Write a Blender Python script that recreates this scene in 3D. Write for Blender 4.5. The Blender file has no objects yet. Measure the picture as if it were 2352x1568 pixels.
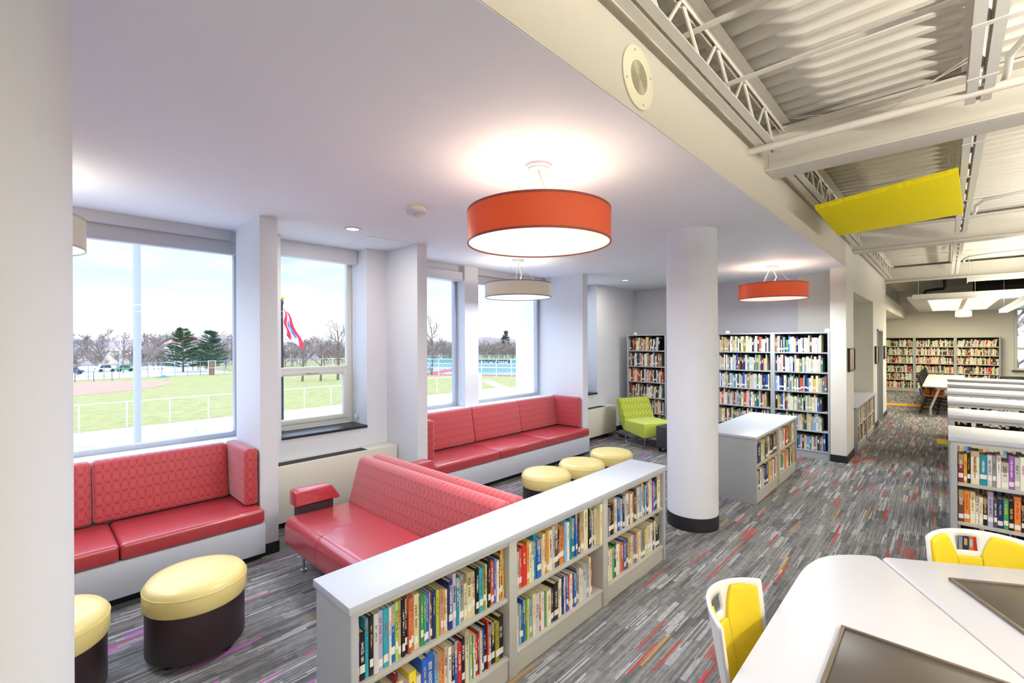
import bpy, bmesh, math, random
from mathutils import Vector, Matrix
random.seed(11)
D = bpy.data
SC = bpy.context.scene
COL = SC.collection
R = math.radians

# ------------------------------------------------------------ camera
EYE = Vector((0.0, 0.0, 1.9))
yaw, roll = R(43.3), R(-0.25)
fw = Vector((-math.sin(yaw), math.cos(yaw), 0))
rt = Vector((math.cos(yaw), math.sin(yaw), 0))
up = Vector((0, 0, 1))
rr = rt * math.cos(roll) + up * math.sin(roll)
uu = up * math.cos(roll) - rt * math.sin(roll)
cd = D.cameras.new('camera'); cam = D.objects.new('camera', cd); COL.objects.link(cam)
cd.sensor_width = 36.0; cd.lens = 1058.0 / 2352.0 * 36.0; cd.clip_start = 0.05; cd.clip_end = 1000
cam.matrix_world = Matrix(((rr.x, uu.x, -fw.x, EYE.x), (rr.y, uu.y, -fw.y, EYE.y), (rr.z, uu.z, -fw.z, EYE.z), (0, 0, 0, 1)))
SC.camera = cam

# ------------------------------------------------------------ view and sampling
vs = SC.view_settings
vs.view_transform = 'Standard'; vs.look = 'None'; vs.gamma = 1.0; vs.use_curve_mapping = False
vs.exposure = 0.12
cy = SC.cycles
cy.use_denoising = True
cy.max_bounces = 7; cy.diffuse_bounces = 5; cy.glossy_bounces = 3; cy.transmission_bounces = 4; cy.transparent_max_bounces = 12
cy.caustics_reflective = False; cy.caustics_refractive = False
cy.sample_clamp_indirect = 6.0

# ------------------------------------------------------------ sky: bright hazy horizon, pale blue with thin cloud, overhead boosted out of view to light the interior
wd = D.worlds.new('sky'); SC.world = wd; wd.use_nodes = True
nt = wd.node_tree; nt.nodes.clear()
N = nt.nodes.new; LK = nt.links.new
tc = N('ShaderNodeTexCoord'); sp = N('ShaderNodeSeparateXYZ'); LK(tc.outputs['Generated'], sp.inputs[0])
rp = N('ShaderNodeValToRGB'); LK(sp.outputs['Z'], rp.inputs[0])
el = rp.color_ramp.elements
el[0].position = 0.0; el[0].color = (1.22, 1.24, 1.28, 1)
el[1].position = 1.0; el[1].color = (3.0, 3.7, 5.2, 1)
for p, c in ((0.055, (1.15, 1.2, 1.28, 1)), (0.105, (0.86, 1.02, 1.22, 1)), (0.165, (0.42, 0.68, 1.05, 1)), (0.28, (0.34, 0.60, 1.0, 1)), (0.45, (2.7, 3.3, 4.5, 1))):
    e = el.new(p); e.color = c
mp = N('ShaderNodeMapping'); mp.inputs['Scale'].default_value = (2.2, 2.2, 11.0); LK(tc.outputs['Generated'], mp.inputs[0])
nz = N('ShaderNodeTexNoise'); nz.inputs['Scale'].default_value = 1.7; nz.inputs['Detail'].default_value = 6; nz.inputs['Roughness'].default_value = 0.55
LK(mp.outputs[0], nz.inputs['Vector'])
cr = N('ShaderNodeValToRGB'); cr.color_ramp.elements[0].position = 0.40; cr.color_ramp.elements[1].position = 0.80
LK(nz.outputs['Fac'], cr.inputs[0])
mx = N('ShaderNodeMix'); mx.data_type = 'RGBA'; mx.blend_type = 'LIGHTEN'
LK(cr.outputs[0], mx.inputs['Factor']); LK(rp.outputs[0], mx.inputs['A']); mx.inputs['B'].default_value = (1.2, 1.22, 1.25, 1)
bg = N('ShaderNodeBackground'); LK(mx.outputs['Result'], bg.inputs[0]); bg.inputs[1].default_value = 1.0
ow = N('ShaderNodeOutputWorld'); LK(bg.outputs[0], ow.inputs[0])

# ------------------------------------------------------------ sun, from behind the building
sd = D.lights.new('sun', 'SUN'); sd.energy = .75; sd.angle = R(1.5); sd.color = (1, 0.95, 0.86)
sun = D.objects.new('sun', sd); COL.objects.link(sun)
sun.rotation_euler = Vector((-0.62, 0.42, -0.66)).to_track_quat('-Z', 'Y').to_euler()

# ------------------------------------------------------------ materials
def lin(h):
    if isinstance(h, str):
        v = [int(h[i:i + 2], 16) / 255 for i in (0, 2, 4)]
        return tuple(c / 12.92 if c <= .04045 else ((c + .055) / 1.055) ** 2.4 for c in v)
    return h

class NT:
    def __init__(s, name):
        s.m = D.materials.new(name); s.m.use_nodes = True; s.t = s.m.node_tree; s.t.nodes.clear()
        s.out = s.n('ShaderNodeOutputMaterial')
    def n(s, ty, **k):
        o = s.t.nodes.new(ty)
        for a, b in k.items(): setattr(o, a, b)
        return o
    def l(s, a, b): s.t.links.new(a, b)
    def inp(s, sock, v):
        if hasattr(v, 'is_output') or hasattr(v, 'links'): s.l(v, sock)
        else: sock.default_value = v
    def math(s, op, a, b=None, c=None):
        o = s.n('ShaderNodeMath', operation=op)
        s.inp(o.inputs[0], a)
        if b is not None: s.inp(o.inputs[1], b)
        if c is not None: s.inp(o.inputs[2], c)
        return o.outputs[0]
    def mix(s, f, a, b, mode='MIX'):
        o = s.n('ShaderNodeMix', data_type='RGBA', blend_type=mode)
        s.inp(o.inputs['Factor'], f)
        for k, v in (('A', a), ('B', b)):
            if isinstance(v, tuple): v = (*v[:3], 1)
            s.inp(o.inputs[k], v)
        return o.outputs['Result']
    def bsdf(s, col, rough=.5, metal=0.0, spec=.5, coat=0.0, sheen=0.0, bump=None, bstr=.2, bdist=.002):
        b = s.n('ShaderNodeBsdfPrincipled')
        if isinstance(col, tuple): col = (*col[:3], 1)
        s.inp(b.inputs['Base Color'], col); s.inp(b.inputs['Roughness'], rough); b.inputs['Metallic'].default_value = metal
        b.inputs['Specular IOR Level'].default_value = spec; b.inputs['Coat Weight'].default_value = coat
        b.inputs['Sheen Weight'].default_value = sheen
        if bump is not None:
            q = s.n('ShaderNodeBump'); q.inputs['Strength'].default_value = bstr; q.inputs['Distance'].default_value = bdist
            s.l(bump, q.inputs['Height']); s.l(q.outputs[0], b.inputs['Normal'])
        return b
    def done(s, sh): s.l(sh.outputs[0] if hasattr(sh, 'outputs') else sh, s.out.inputs[0]); return s.m
    def obj(s): return s.n('ShaderNodeTexCoord').outputs['Object']
    def noise(s, scale, vec=None, det=3, rough=.5):
        o = s.n('ShaderNodeTexNoise'); o.inputs['Scale'].default_value = scale; o.inputs['Detail'].default_value = det; o.inputs['Roughness'].default_value = rough
        if vec is not None: s.l(vec, o.inputs['Vector'])
        return o.outputs['Fac']
    def scaled(s, vec, sc):
        o = s.n('ShaderNodeMapping'); o.inputs['Scale'].default_value = sc; s.l(vec, o.inputs[0]); return o.outputs[0]

def plain(name, col, rough=.5, metal=0.0, spec=.5, var=.06, scale=30, bstr=0.0, coat=0.0, sheen=0.0, stretch=(1, 1, 1)):
    s = NT(name); c = lin(col)
    v = s.scaled(s.obj(), stretch); f = s.noise(scale, v)
    cc = s.mix(f, tuple(x * (1 - var) for x in c), tuple(min(1, x * (1 + var)) for x in c))
    return s.done(s.bsdf(cc, rough, metal, spec, coat, sheen, f if bstr else None, bstr))

M = {}
M['wall'] = plain('painted_wall', 'd7d9e0', .65, spec=.3, var=.015, scale=90, bstr=.08)
M['wallgrey'] = plain('grey_painted_wall', 'c3c4ca', .65, spec=.3, var=.015, scale=90, bstr=.08)
M['soffit'] = plain('beige_wall_paint_shaded', 'c6c0b4', .65, spec=.3, var=.015, scale=90, bstr=.08)  # beige wall colour, darkened to stand for the weaker light on the soffit
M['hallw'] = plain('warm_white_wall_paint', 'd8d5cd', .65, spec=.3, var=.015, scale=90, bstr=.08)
M['ceil'] = plain('ceiling_paint', 'e3e7ee', .7, spec=.25, var=.012, scale=60)
M['steel'] = plain('painted_steel', 'd8d4cb', .5, spec=.4, var=.02, scale=14)
M['deck'] = plain('painted_deck', 'dad6cd', .55, spec=.35, var=.03, scale=5)
M['base'] = plain('black_rubber_base', '17171d', .45, var=.1)
M['white'] = plain('white_laminate', 'bec3ce', .42, spec=.45, var=.012, scale=70)
M['greymetal'] = plain('light_grey_metal', 'b9b8b2', .4, spec=.45, var=.02, scale=40)
M['greypanel'] = plain('grey_textured_panel', 'a9adb3', .5, spec=.4, var=.03, scale=220)
M['casegrey'] = plain('grey_case_metal', '9fa3a8', .4, spec=.45, var=.02, scale=40)
M['frame'] = plain('aluminium_frame', 'b4b8c2', .35, metal=.3, var=.02)
M['framew'] = plain('white_window_frame', 'd2d2cc', .45, var=.015)
M['slate'] = plain('black_slate', '1a1b1f', .4, var=.45, scale=14, bstr=.2)
M['heater'] = plain('cream_heater_enamel', 'd8d4c6', .45, var=.015)
M['dark'] = plain('dark_grille', '0d0d0f', .6)
M['chrome'] = plain('chrome', 'c9ccd0', .18, metal=1.0, var=.02)
M['black'] = plain('black_plastic', '141417', .4, var=.1)
M['blind'] = plain('blind_casing', 'd5d7dc', .5, var=.01)
M['redv'] = plain('red_vinyl', 'a8343c', .36, spec=.8, var=.05, scale=9, coat=.45)
M['yelv'] = plain('yellow_vinyl', 'dccb86', .38, spec=.6, var=.04, scale=8, bstr=.02)
M['chary'] = plain('yellow_upholstery', 'e3c92c', .6, spec=.3, var=.05, scale=160, bstr=.1)
M['shell'] = plain('white_plastic', 'e9e7e6', .35, var=.01)
M['table'] = plain('speckled_white_laminate', 'c6c5cb', .38, spec=.45, var=.03, scale=260)
M['lid'] = plain('brown_grey_lid', '5f5850', .36, metal=.5, var=.07, scale=20, stretch=(1, 12, 1))
M['lidedge'] = plain('brown_grey_lid_edge', '75695f', .35, metal=.4, var=.05)
M['greenfab'] = plain('green_fabric', 'b9c64a', .75, spec=.2, var=.12, scale=60, bstr=.15, sheen=.3)
M['charc'] = plain('charcoal_vinyl', '3a3b40', .5, var=.08, scale=60)
M['cream'] = plain('cream_enamel', 'e2dcc3', .45, var=.01)
M['page'] = plain('page_edges', 'd9c9a2', .85, spec=.1, var=.12, scale=420, stretch=(6, 1, .2))
M['plabel'] = plain('white_paper_label', 'efece4', .6, var=.03)
M['ink'] = plain('dark_ink', '20242c', .7)
M['yacou'] = plain('yellow_acoustic_felt', 'efd626', .95, spec=.05, var=.3, scale=24, stretch=(1.2, 7, 1))
M['woodd'] = plain('far_table_laminate', 'd9cfb4', .45, var=.05, scale=10, stretch=(8, 1, 1))
M['orangef'] = plain('orange_fabric', 'd2691e', .7, var=.1, scale=50)
M['bluef'] = plain('blue_fabric', '1c4fa0', .7, var=.1, scale=50)
M['mesh'] = plain('dark_mesh_back', '4a4a44', .6, var=.2, scale=200)
M['duct'] = plain('dark_duct', '241a12', .5, var=.1)
M['galv'] = plain('galvanised_pipe', 'aeb6c2', .4, metal=.5)
M['wpole'] = plain('white_painted_pole', 'f0f0f4', .4)
M['picf'] = plain('dark_picture_frame', '2a1b12', .4)

def wood_dark():
    s = NT('dark_woodgrain'); o = s.obj()
    f = s.noise(1.0, s.scaled(o, (160, 160, 3.0)), 4, .6)
    return s.done(s.bsdf(s.mix(f, lin('120d12'), lin('3a2a2c')), .42, spec=.5))
M['dwood'] = wood_dark()

def ellipse_fabric(name, base, line, uax, cu, cv, rough=.55, second=True):
    """woven upholstery: rows of upright ovals drawn in a darker thread"""
    s = NT(name); b, ln = lin(base), lin(line)
    sp = s.n('ShaderNodeSeparateXYZ'); s.l(s.obj(), sp.inputs[0])
    v = sp.outputs['Z']
    sn = s.n('ShaderNodeSeparateXYZ'); s.l(s.n('ShaderNodeTexCoord').outputs['Normal'], sn.inputs[0])
    side = s.math('GREATER_THAN', s.math('ABSOLUTE', sn.outputs['X']), s.math('ABSOLUTE', sn.outputs['Y']))
    u = s.math('ADD', s.math('MULTIPLY', side, sp.outputs['Y']), s.math('MULTIPLY', s.math('SUBTRACT', 1, side), sp.outputs['X']))
    def ring(du, dv, ku, rad, wd):
        p = s.math('SUBTRACT', s.math('FRACT', s.math('ADD', s.math('DIVIDE', u, cu), du)), .5)
        q = s.math('SUBTRACT', s.math('FRACT', s.math('ADD', s.math('DIVIDE', v, cv), dv)), .5)
        d = s.math('SQRT', s.math('ADD', s.math('POWER', s.math('MULTIPLY', p, ku), 2), s.math('POWER', s.math('MULTIPLY', q, 2.0), 2)))
        return s.math('LESS_THAN', s.math('ABSOLUTE', s.math('SUBTRACT', d, rad)), wd)
    f = ring(0, 0, 2.0, .97, .07)
    if second:
        f = s.math('MAXIMUM', f, ring(.5, .5, 2.0, .97, .03))
        f = s.math('MAXIMUM', f, s.math('MULTIPLY', ring(.5, 0, 1.25, .97, .03), .6))
    nz = s.noise(9)
    c0 = s.mix(nz, tuple(x * .94 for x in b), tuple(x * 1.06 for x in b))
    return s.done(s.bsdf(s.mix(s.math('MULTIPLY', f, .85), c0, ln), rough, spec=.4, sheen=.4))
M['redX'] = M['redY'] = ellipse_fabric('red_oval_fabric', 'b84144', '7c2038', 'Y', .053, .087)
M['greenov'] = ellipse_fabric('green_oval_fabric', 'aab62f', '5d6a1c', 'X', .075, .12, .7, False)

def carpet():
    s = NT('striped_carpet_planks')
    sp = s.n('ShaderNodeSeparateXYZ'); s.l(s.obj(), sp.inputs[0]); x, y = sp.outputs['X'], sp.outputs['Y']
    def wn(*v):
        cb = s.n('ShaderNodeCombineXYZ')
        for i, k in enumerate(v): s.inp(cb.inputs[i], k)
        w = s.n('ShaderNodeTexWhiteNoise', noise_dimensions='3D'); s.l(cb.outputs[0], w.inputs[0]); return w.outputs['Value'], w.outputs['Color']
    def fl(a, k): return s.math('FLOOR', s.math('DIVIDE', a, k))
    def fr(a, k): return s.math('FRACT', s.math('DIVIDE', a, k))
    # plank tone
    pi = fl(x, .25); po, _ = wn(pi, 3.1, 0)
    py = s.math('ADD', y, s.math('MULTIPLY', po, 1.0)); pj = fl(py, 1.0)
    tone, _ = wn(pi, pj, 7)
    # fine threads, each broken into lengths
    ti = fl(x, .0085); to, _ = wn(ti, 1.7, 0)
    tj = fl(s.math('ADD', py, s.math('MULTIPLY', to, .7)), .34)
    th, _ = wn(ti, tj, 1)
    # wider smears of lighter yarn
    wi = fl(x, .038); wo, _ = wn(wi, 5.5, 2); wj = fl(s.math('ADD', py, s.math('MULTIPLY', wo, 3)), .30)
    wv, _ = wn(wi, wj, 9)
    g = s.math('ADD', s.math('MULTIPLY', tone, .04), s.math('MULTIPLY', th, .11))
    g = s.math('ADD', g, .10)
    lit = s.math('MULTIPLY', s.math('GREATER_THAN', wv, .80), s.math('GREATER_THAN', th, .35))
    g = s.math('ADD', g, s.math('MULTIPLY', lit, .13))
    drk = s.math('LESS_THAN', wv, .16)
    g = s.math('MULTIPLY', g, s.math('SUBTRACT', 1, s.math('MULTIPLY', drk, .30)))
    yarn = s.noise(420, None, 2)
    g = s.math('MULTIPLY', g, s.math('ADD', .62, s.math('MULTIPLY', yarn, .76)))
    cb = s.n('ShaderNodeCombineColor')
    s.l(s.math('MULTIPLY', g, 1.0), cb.inputs[0]); s.l(s.math('MULTIPLY', g, .985), cb.inputs[1]); s.l(s.math('MULTIPLY', g, 1.0), cb.inputs[2])
    col = cb.outputs[0]
    # coloured single threads and blocks of alternating coloured threads
    ci = fl(x, .0125); co, _ = wn(ci, 2.9, 0); cj = fl(s.math('ADD', py, s.math('MULTIPLY', co, .9)), .38)
    cv, _ = wn(ci, cj, 4)
    one = s.math('GREATER_THAN', cv, .968)
    bi = fl(x, .098); bo, _ = wn(bi, 8.8, 5); bj = fl(s.math('ADD', py, s.math('MULTIPLY', bo, 2)), .30); bv, _ = wn(bi, bj, 6)
    blk = s.math('MULTIPLY', s.math('GREATER_THAN', bv, .980), s.math('GREATER_THAN', fr(x, .0163), .5))
    hue, _ = wn(bi, bj, 12); hue1, _ = wn(ci, cj, 13)
    # warm reds towards the aisle planks, violet and pink in the window bays
    aisle_side = s.math('GREATER_THAN', x, -1.95)
    c_one = s.mix(s.math('GREATER_THAN', hue1, .62), s.mix(aisle_side, lin('b05aa8'), lin('a8443e')), lin('b5823a'))
    c_one = s.mix(s.math('GREATER_THAN', hue1, .86), c_one, lin('b84858'))
    c_blk = s.mix(aisle_side, lin('9a5aa8'), lin('ad4a44'))
    col = s.mix(one, col, c_one); col = s.mix(blk, col, c_blk)
    return s.done(s.bsdf(col, .95, spec=.08, bump=yarn, bstr=.35, bdist=.003))
M['carpet'] = carpet()

def glass():
    s = NT('window_glass')
    t = s.n('ShaderNodeBsdfTransparent'); t.inputs[0].default_value = (.97, .985, .98, 1)
    g = s.n('ShaderNodeBsdfGlossy'); g.inputs['Roughness'].default_value = .03
    lw = s.n('ShaderNodeLayerWeight'); lw.inputs['Blend'].default_value = .5
    fr = s.math('ADD', .018, s.math('MULTIPLY', s.math('POWER', lw.outputs['Facing'], 5), .7))
    mxs = s.n('ShaderNodeMixShader'); s.l(fr, mxs.inputs[0]); s.l(t.outputs[0], mxs.inputs[1]); s.l(g.outputs[0], mxs.inputs[2])
    return s.done(mxs)
M['glass'] = glass()

def emit(name, col, st, gloss=True):
    s = NT(name); b = s.bsdf(lin('f4f2ec'), .12 if gloss else .5, coat=.5 if gloss else 0)
    b.inputs['Emission Color'].default_value = (*lin(col), 1); b.inputs['Emission Strength'].default_value = st
    return s.done(b)
M['diff'] = emit('lamp_diffuser', 'fff3dc', .85)
M['led'] = emit('led_lens', 'fffaf0', 2.2, False)
M['ledw'] = emit('troffer_lens', 'fff2b8', 1.3, False)

def shade(name, col):
    s = NT(name); c = lin(col); f = s.noise(1, s.scaled(s.obj(), (300, 300, 500)), 2)
    cc = s.mix(f, tuple(x * .95 for x in c), tuple(min(1, x * 1.05) for x in c))
    b = s.bsdf(cc, .42, spec=.5)
    t = s.n('ShaderNodeBsdfTranslucent'); s.l(cc, t.inputs[0])
    mxs = s.n('ShaderNodeMixShader'); mxs.inputs[0].default_value = .3; s.l(b.outputs[0], mxs.inputs[1]); s.l(t.outputs[0], mxs.inputs[2])
    return s.done(mxs)
M['oshade'] = shade('orange_lamp_fabric', 'd96a3c')
M['wshade'] = shade('ivory_lamp_fabric', 'd9d4ca')

def cover():
    """book cloth: colour from the object, illegible title strokes on the spine only"""
    s = NT('book_cover'); oi = s.n('ShaderNodeObjectInfo'); tcn = s.n('ShaderNodeTexCoord')
    sp = s.n('ShaderNodeSeparateXYZ'); s.l(tcn.outputs['Generated'], sp.inputs[0]); gx, gz = sp.outputs['X'], sp.outputs['Z']
    so = s.n('ShaderNodeSeparateXYZ'); s.l(tcn.outputs['Normal'], so.inputs[0])
    rnd = oi.outputs['Random']
    def rr_(k): return s.math('FRACT', s.math('MULTIPLY', rnd, k))
    spine = s.math('LESS_THAN', so.outputs['Y'], -.7)
    cx = s.math('LESS_THAN', s.math('ABSOLUTE', s.math('SUBTRACT', gx, .5)), s.math('ADD', .14, s.math('MULTIPLY', rr_(17.3), .14)))
    lo = s.math('ADD', .34, s.math('MULTIPLY', rr_(5.7), .2)); hi = s.math('ADD', .74, s.math('MULTIPLY', rr_(9.1), .2))
    zr = s.math('MULTIPLY', s.math('GREATER_THAN', gz, lo), s.math('LESS_THAN', gz, hi))
    ov = s.scaled(tcn.outputs['Object'], (260, 1, 190))
    add = s.n('ShaderNodeVectorMath', operation='ADD'); s.l(ov, add.inputs[0])
    cbn = s.n('ShaderNodeCombineXYZ'); s.l(s.math('MULTIPLY', rnd, 97), cbn.inputs[2]); s.l(cbn.outputs[0], add.inputs[1])
    strokes = s.math('GREATER_THAN', s.noise(1.0, add.outputs[0], 1), .50)
    wz = s.math('GREATER_THAN', s.math('FRACT', s.math('ADD', s.math('MULTIPLY', gz, s.math('ADD', 3, s.math('MULTIPLY', rr_(31.7), 3))), rnd)), .14)
    f = s.math('MULTIPLY', s.math('MULTIPLY', spine, cx), s.math('MULTIPLY', zr, s.math('MULTIPLY', strokes, wz)))
    bw = s.n('ShaderNodeRGBToBW'); s.l(oi.outputs['Color'], bw.inputs[0])
    pale = s.math('GREATER_THAN', bw.outputs[0], .22)
    ink = s.mix(pale, s.mix(s.math('GREATER_THAN', rr_(3.3), .6), lin('efe9dc'), lin('d9b565')), s.mix(s.math('GREATER_THAN', rr_(7.9), .6), lin('26242a'), lin('8a2f36')))
    # a band of a second colour round some jackets
    band = s.math('MULTIPLY', s.math('GREATER_THAN', rr_(13.9), .72), s.math('GREATER_THAN', gz, s.math('ADD', .62, s.math('MULTIPLY', rr_(21.1), .25))))
    bc = s.mix(pale, s.mix(.5, oi.outputs['Color'], lin('c8b58a')), s.mix(.55, oi.outputs['Color'], lin('7d5a48')))
    base = s.mix(s.math('MULTIPLY', band, spine), oi.outputs['Color'], bc)
    return s.done(s.bsdf(s.mix(f, base, ink), .38, spec=.45))
M['cover'] = cover()

def vcol(name, rough=.5):
    s = NT(name); a = s.n('ShaderNodeAttribute', attribute_name='tint'); f = s.noise(150, s.scaled(s.obj(), (1, 1, .5)), 2)
    return s.done(s.bsdf(s.mix(s.math('MULTIPLY', f, .25), a.outputs['Color'], (.05, .05, .05)), rough, spec=.35))
M['bookmass'] = vcol('shelved_book_cloth')

# ------------------------------------------------------------ mesh helpers
class MB:
    def __init__(s): s.v = []; s.f = []
    def add(s, vs_, fs):
        o = len(s.v); s.v += [tuple(a) for a in vs_]; s.f += [tuple(i + o for i in q) for q in fs]; return s
    def box(s, x0, x1, y0, y1, z0, z1):
        return s.add([(x0, y0, z0), (x1, y0, z0), (x1, y1, z0), (x0, y1, z0), (x0, y0, z1), (x1, y0, z1), (x1, y1, z1), (x0, y1, z1)],
                     [(0, 3, 2, 1), (4, 5, 6, 7), (0, 1, 5, 4), (1, 2, 6, 5), (2, 3, 7, 6), (3, 0, 4, 7)])
    def prism(s, pts, a, b, ax='z'):
        n = len(pts)
        def P(p, h): return {'z': (p[0], p[1], h), 'x': (h, p[0], p[1]), 'y': (p[0], h, p[1])}[ax]
        fs = [tuple(range(n - 1, -1, -1)), tuple(range(n, 2 * n))] + [(i, (i + 1) % n, n + (i + 1) % n, n + i) for i in range(n)]
        return s.add([P(p, a) for p in pts] + [P(p, b) for p in pts], fs)
    def cyl(s, x, y, z0, z1, r, n=24, r1=None):
        r1 = r if r1 is None else r1
        c = [(math.cos(2 * math.pi * i / n), math.sin(2 * math.pi * i / n)) for i in range(n)]
        return s.add([(x + r * a, y + r * b, z0) for a, b in c] + [(x + r1 * a, y + r1 * b, z1) for a, b in c],
                     [tuple(range(n - 1, -1, -1)), tuple(range(n, 2 * n))] + [(i, (i + 1) % n, n + (i + 1) % n, n + i) for i in range(n)])
    def lathe(s, prof, x=0, y=0, n=40, close=False):
        k = len(prof); vs_ = []
        for i in range(n):
            a = 2 * math.pi * i / n
            vs_ += [(x + r * math.cos(a), y + r * math.sin(a), z) for r, z in prof]
        fs = []
        for i in range(n):
            j = (i + 1) % n
            for m in range(k - 1 + (1 if close else 0)):
                m2 = (m + 1) % k
                fs.append((i * k + m, j * k + m, j * k + m2, i * k + m2))
        return s.add(vs_, fs)
    def tube(s, pts, r, n=8, r1=None):
        pts = [Vector(p) for p in pts]; rings = []; m = len(pts)
        t0 = (pts[1] - pts[0]).normalized()
        ref = Vector((0, 0, 1)) if abs(t0.z) < .9 else Vector((1, 0, 0))
        vs_ = []
        for i, p in enumerate(pts):
            t = (pts[min(i + 1, m - 1)] - pts[max(i - 1, 0)]).normalized()
            a = t.cross(ref)
            if a.length < 1e-4: a = t.cross(Vector((0, 1, 0)))
            a.normalize(); b = t.cross(a); rad = r if r1 is None else r + (r1 - r) * i / (m - 1)
            vs_ += [p + (a * math.cos(2 * math.pi * k / n) + b * math.sin(2 * math.pi * k / n)) * rad for k in range(n)]
        fs = [tuple(range(n)), tuple(range(m * n - 1, (m - 1) * n - 1, -1))]
        for i in range(m - 1):
            for k in range(n):
                k2 = (k + 1) % n
                fs.append((i * n + k, (i + 1) * n + k, (i + 1) * n + k2, i * n + k2))
        return s.add(vs_, fs)
    def grid(s, fn, nu, nv, skip=None):
        vs_ = [fn(i / nu, j / nv) for j in range(nv + 1) for i in range(nu + 1)]
        fs = [(j * (nu + 1) + i, j * (nu + 1) + i + 1, (j + 1) * (nu + 1) + i + 1, (j + 1) * (nu + 1) + i)
              for j in range(nv) for i in range(nu) if not (skip and skip((i + .5) / nu, (j + .5) / nv))]
        return s.add(vs_, fs)
    def rot(s, ang, c=(0, 0)):
        ca, sa = math.cos(ang), math.sin(ang)
        s.v = [(c[0] + (x - c[0]) * ca - (y - c[1]) * sa, c[1] + (x - c[0]) * sa + (y - c[1]) * ca, z) for x, y, z in s.v]; return s
    def shear(s, fn): s.v = [fn(*p) for p in s.v]; return s

def link(name, mb, mat, org=None, parent=None, bevel=0, seg=2, smooth=True, ang=40, thick=0, weld=False):
    me = D.meshes.new(name)
    o0 = org or (0, 0, 0)
    me.from_pydata([(p[0] - o0[0], p[1] - o0[1], p[2] - o0[2]) for p in mb.v], [], mb.f)
    bm = bmesh.new(); bm.from_mesh(me)
    if weld: bmesh.ops.remove_doubles(bm, verts=bm.verts, dist=1e-5)
    bmesh.ops.recalc_face_normals(bm, faces=bm.faces)
    if bevel:
        es = [e for e in bm.edges if len(e.link_faces) == 2 and e.calc_face_angle(0) > R(28)]
        bmesh.ops.bevel(bm, geom=es, offset=bevel, segments=seg, profile=.5, affect='EDGES', clamp_overlap=True)
    bm.to_mesh(me); bm.free()
    if smooth:
        me.polygons.foreach_set('use_smooth', [True] * len(me.polygons))
        me.set_sharp_from_angle(angle=R(ang))
    me.materials.append(M[mat] if isinstance(mat, str) else mat)
    ob = D.objects.new(name, me); COL.objects.link(ob)
    if parent: ob.parent = parent
    elif org: ob.location = org
    if thick:
        sm = ob.modifiers.new('thickness', 'SOLIDIFY'); sm.thickness = thick; sm.offset = 0
    return ob

def tag(o, label, cat, group=None, kind=None):
    o['label'] = label; o['category'] = cat
    if group: o['group'] = group
    if kind: o['kind'] = kind
    return o
def thing(name, label, cat, loc=(0, 0, 0), rz=0, group=None):
    o = D.objects.new(name, None); COL.objects.link(o); o.location = loc; o.rotation_euler = (0, 0, rz); o.empty_display_size = .1
    return tag(o, label, cat, group)
def part(name, mb, mat, root, parent=None, label=None, **k):
    """a part whose vertices are given in world space (unrotated root) or in the root's own space when the root sits at the origin"""
    o = link(name, mb, mat, tuple(root.location), parent or root, **k)
    if label: o['label'] = label
    return o
def struct(name, mb, mat, parent=None, **k):
    o = link(name, mb, mat, None, parent, **k)
    if parent is None: o['kind'] = 'structure'
    return o
def sroot(name, loc=(0, 0, 0)):
    o = D.objects.new(name, None); COL.objects.link(o); o.location = loc; o['kind'] = 'structure'; return o
def dup(root, loc, rz, label, group=None):
    r = root.copy(); COL.objects.link(r); r.location = loc; r.rotation_euler = (0, 0, rz); r['label'] = label
    if group: r['group'] = group
    for ch in list(root.children):
        if ch.type == 'LIGHT': continue
        c = ch.copy(); COL.objects.link(c); c.parent = r
        for g in list(ch.children):
            d = g.copy(); COL.objects.link(d); d.parent = c
    return r
def rbox(x0, x1, y0, y1, z0, z1): return MB().box(x0, x1, y0, y1, z0, z1)
def text(body, size, mat, name, root, place, ex=.0006, parent=None, al='CENTER'):
    """raised lettering: place() maps the flat text's (u, v, w) to the root's space"""
    cu = D.curves.new(name, 'FONT'); cu.body = body; cu.size = size; cu.extrude = ex; cu.align_x = al; cu.align_y = 'CENTER'; cu.resolution_u = 2
    to = D.objects.new(name, cu); me = D.meshes.new_from_object(to); D.objects.remove(to); D.curves.remove(cu)
    for v in me.vertices: v.co = Vector(place(*v.co))
    me.name = name; me.materials.clear(); me.materials.append(M[mat])
    o = D.objects.new(name, me); COL.objects.link(o); o.parent = parent or root
    return o

# ============================================================ THE SHELL
XW = -1.12           # corridor wall / soffit face
ZC = 3.03            # low ceiling over the reading bays
struct('floor', rbox(-5.5, 7, -3, 23, -.12, 0), 'carpet', smooth=False)
struct('ceiling', rbox(-5.5, XW - .004, -3, 9.5, ZC, 3.3), 'ceil', smooth=False)
# soffit above the opening between the reading bays and the hall
struct('wall_soffit', rbox(XW - .12, XW, -3, 8.69, 3.032, 3.5).box(XW - .3, XW - .22, -3, 15.2, 3.3, 3.75).box(XW - .3, XW - .05, -3, 15.2, 3.46, 3.5), 'soffit', smooth=False)
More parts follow.
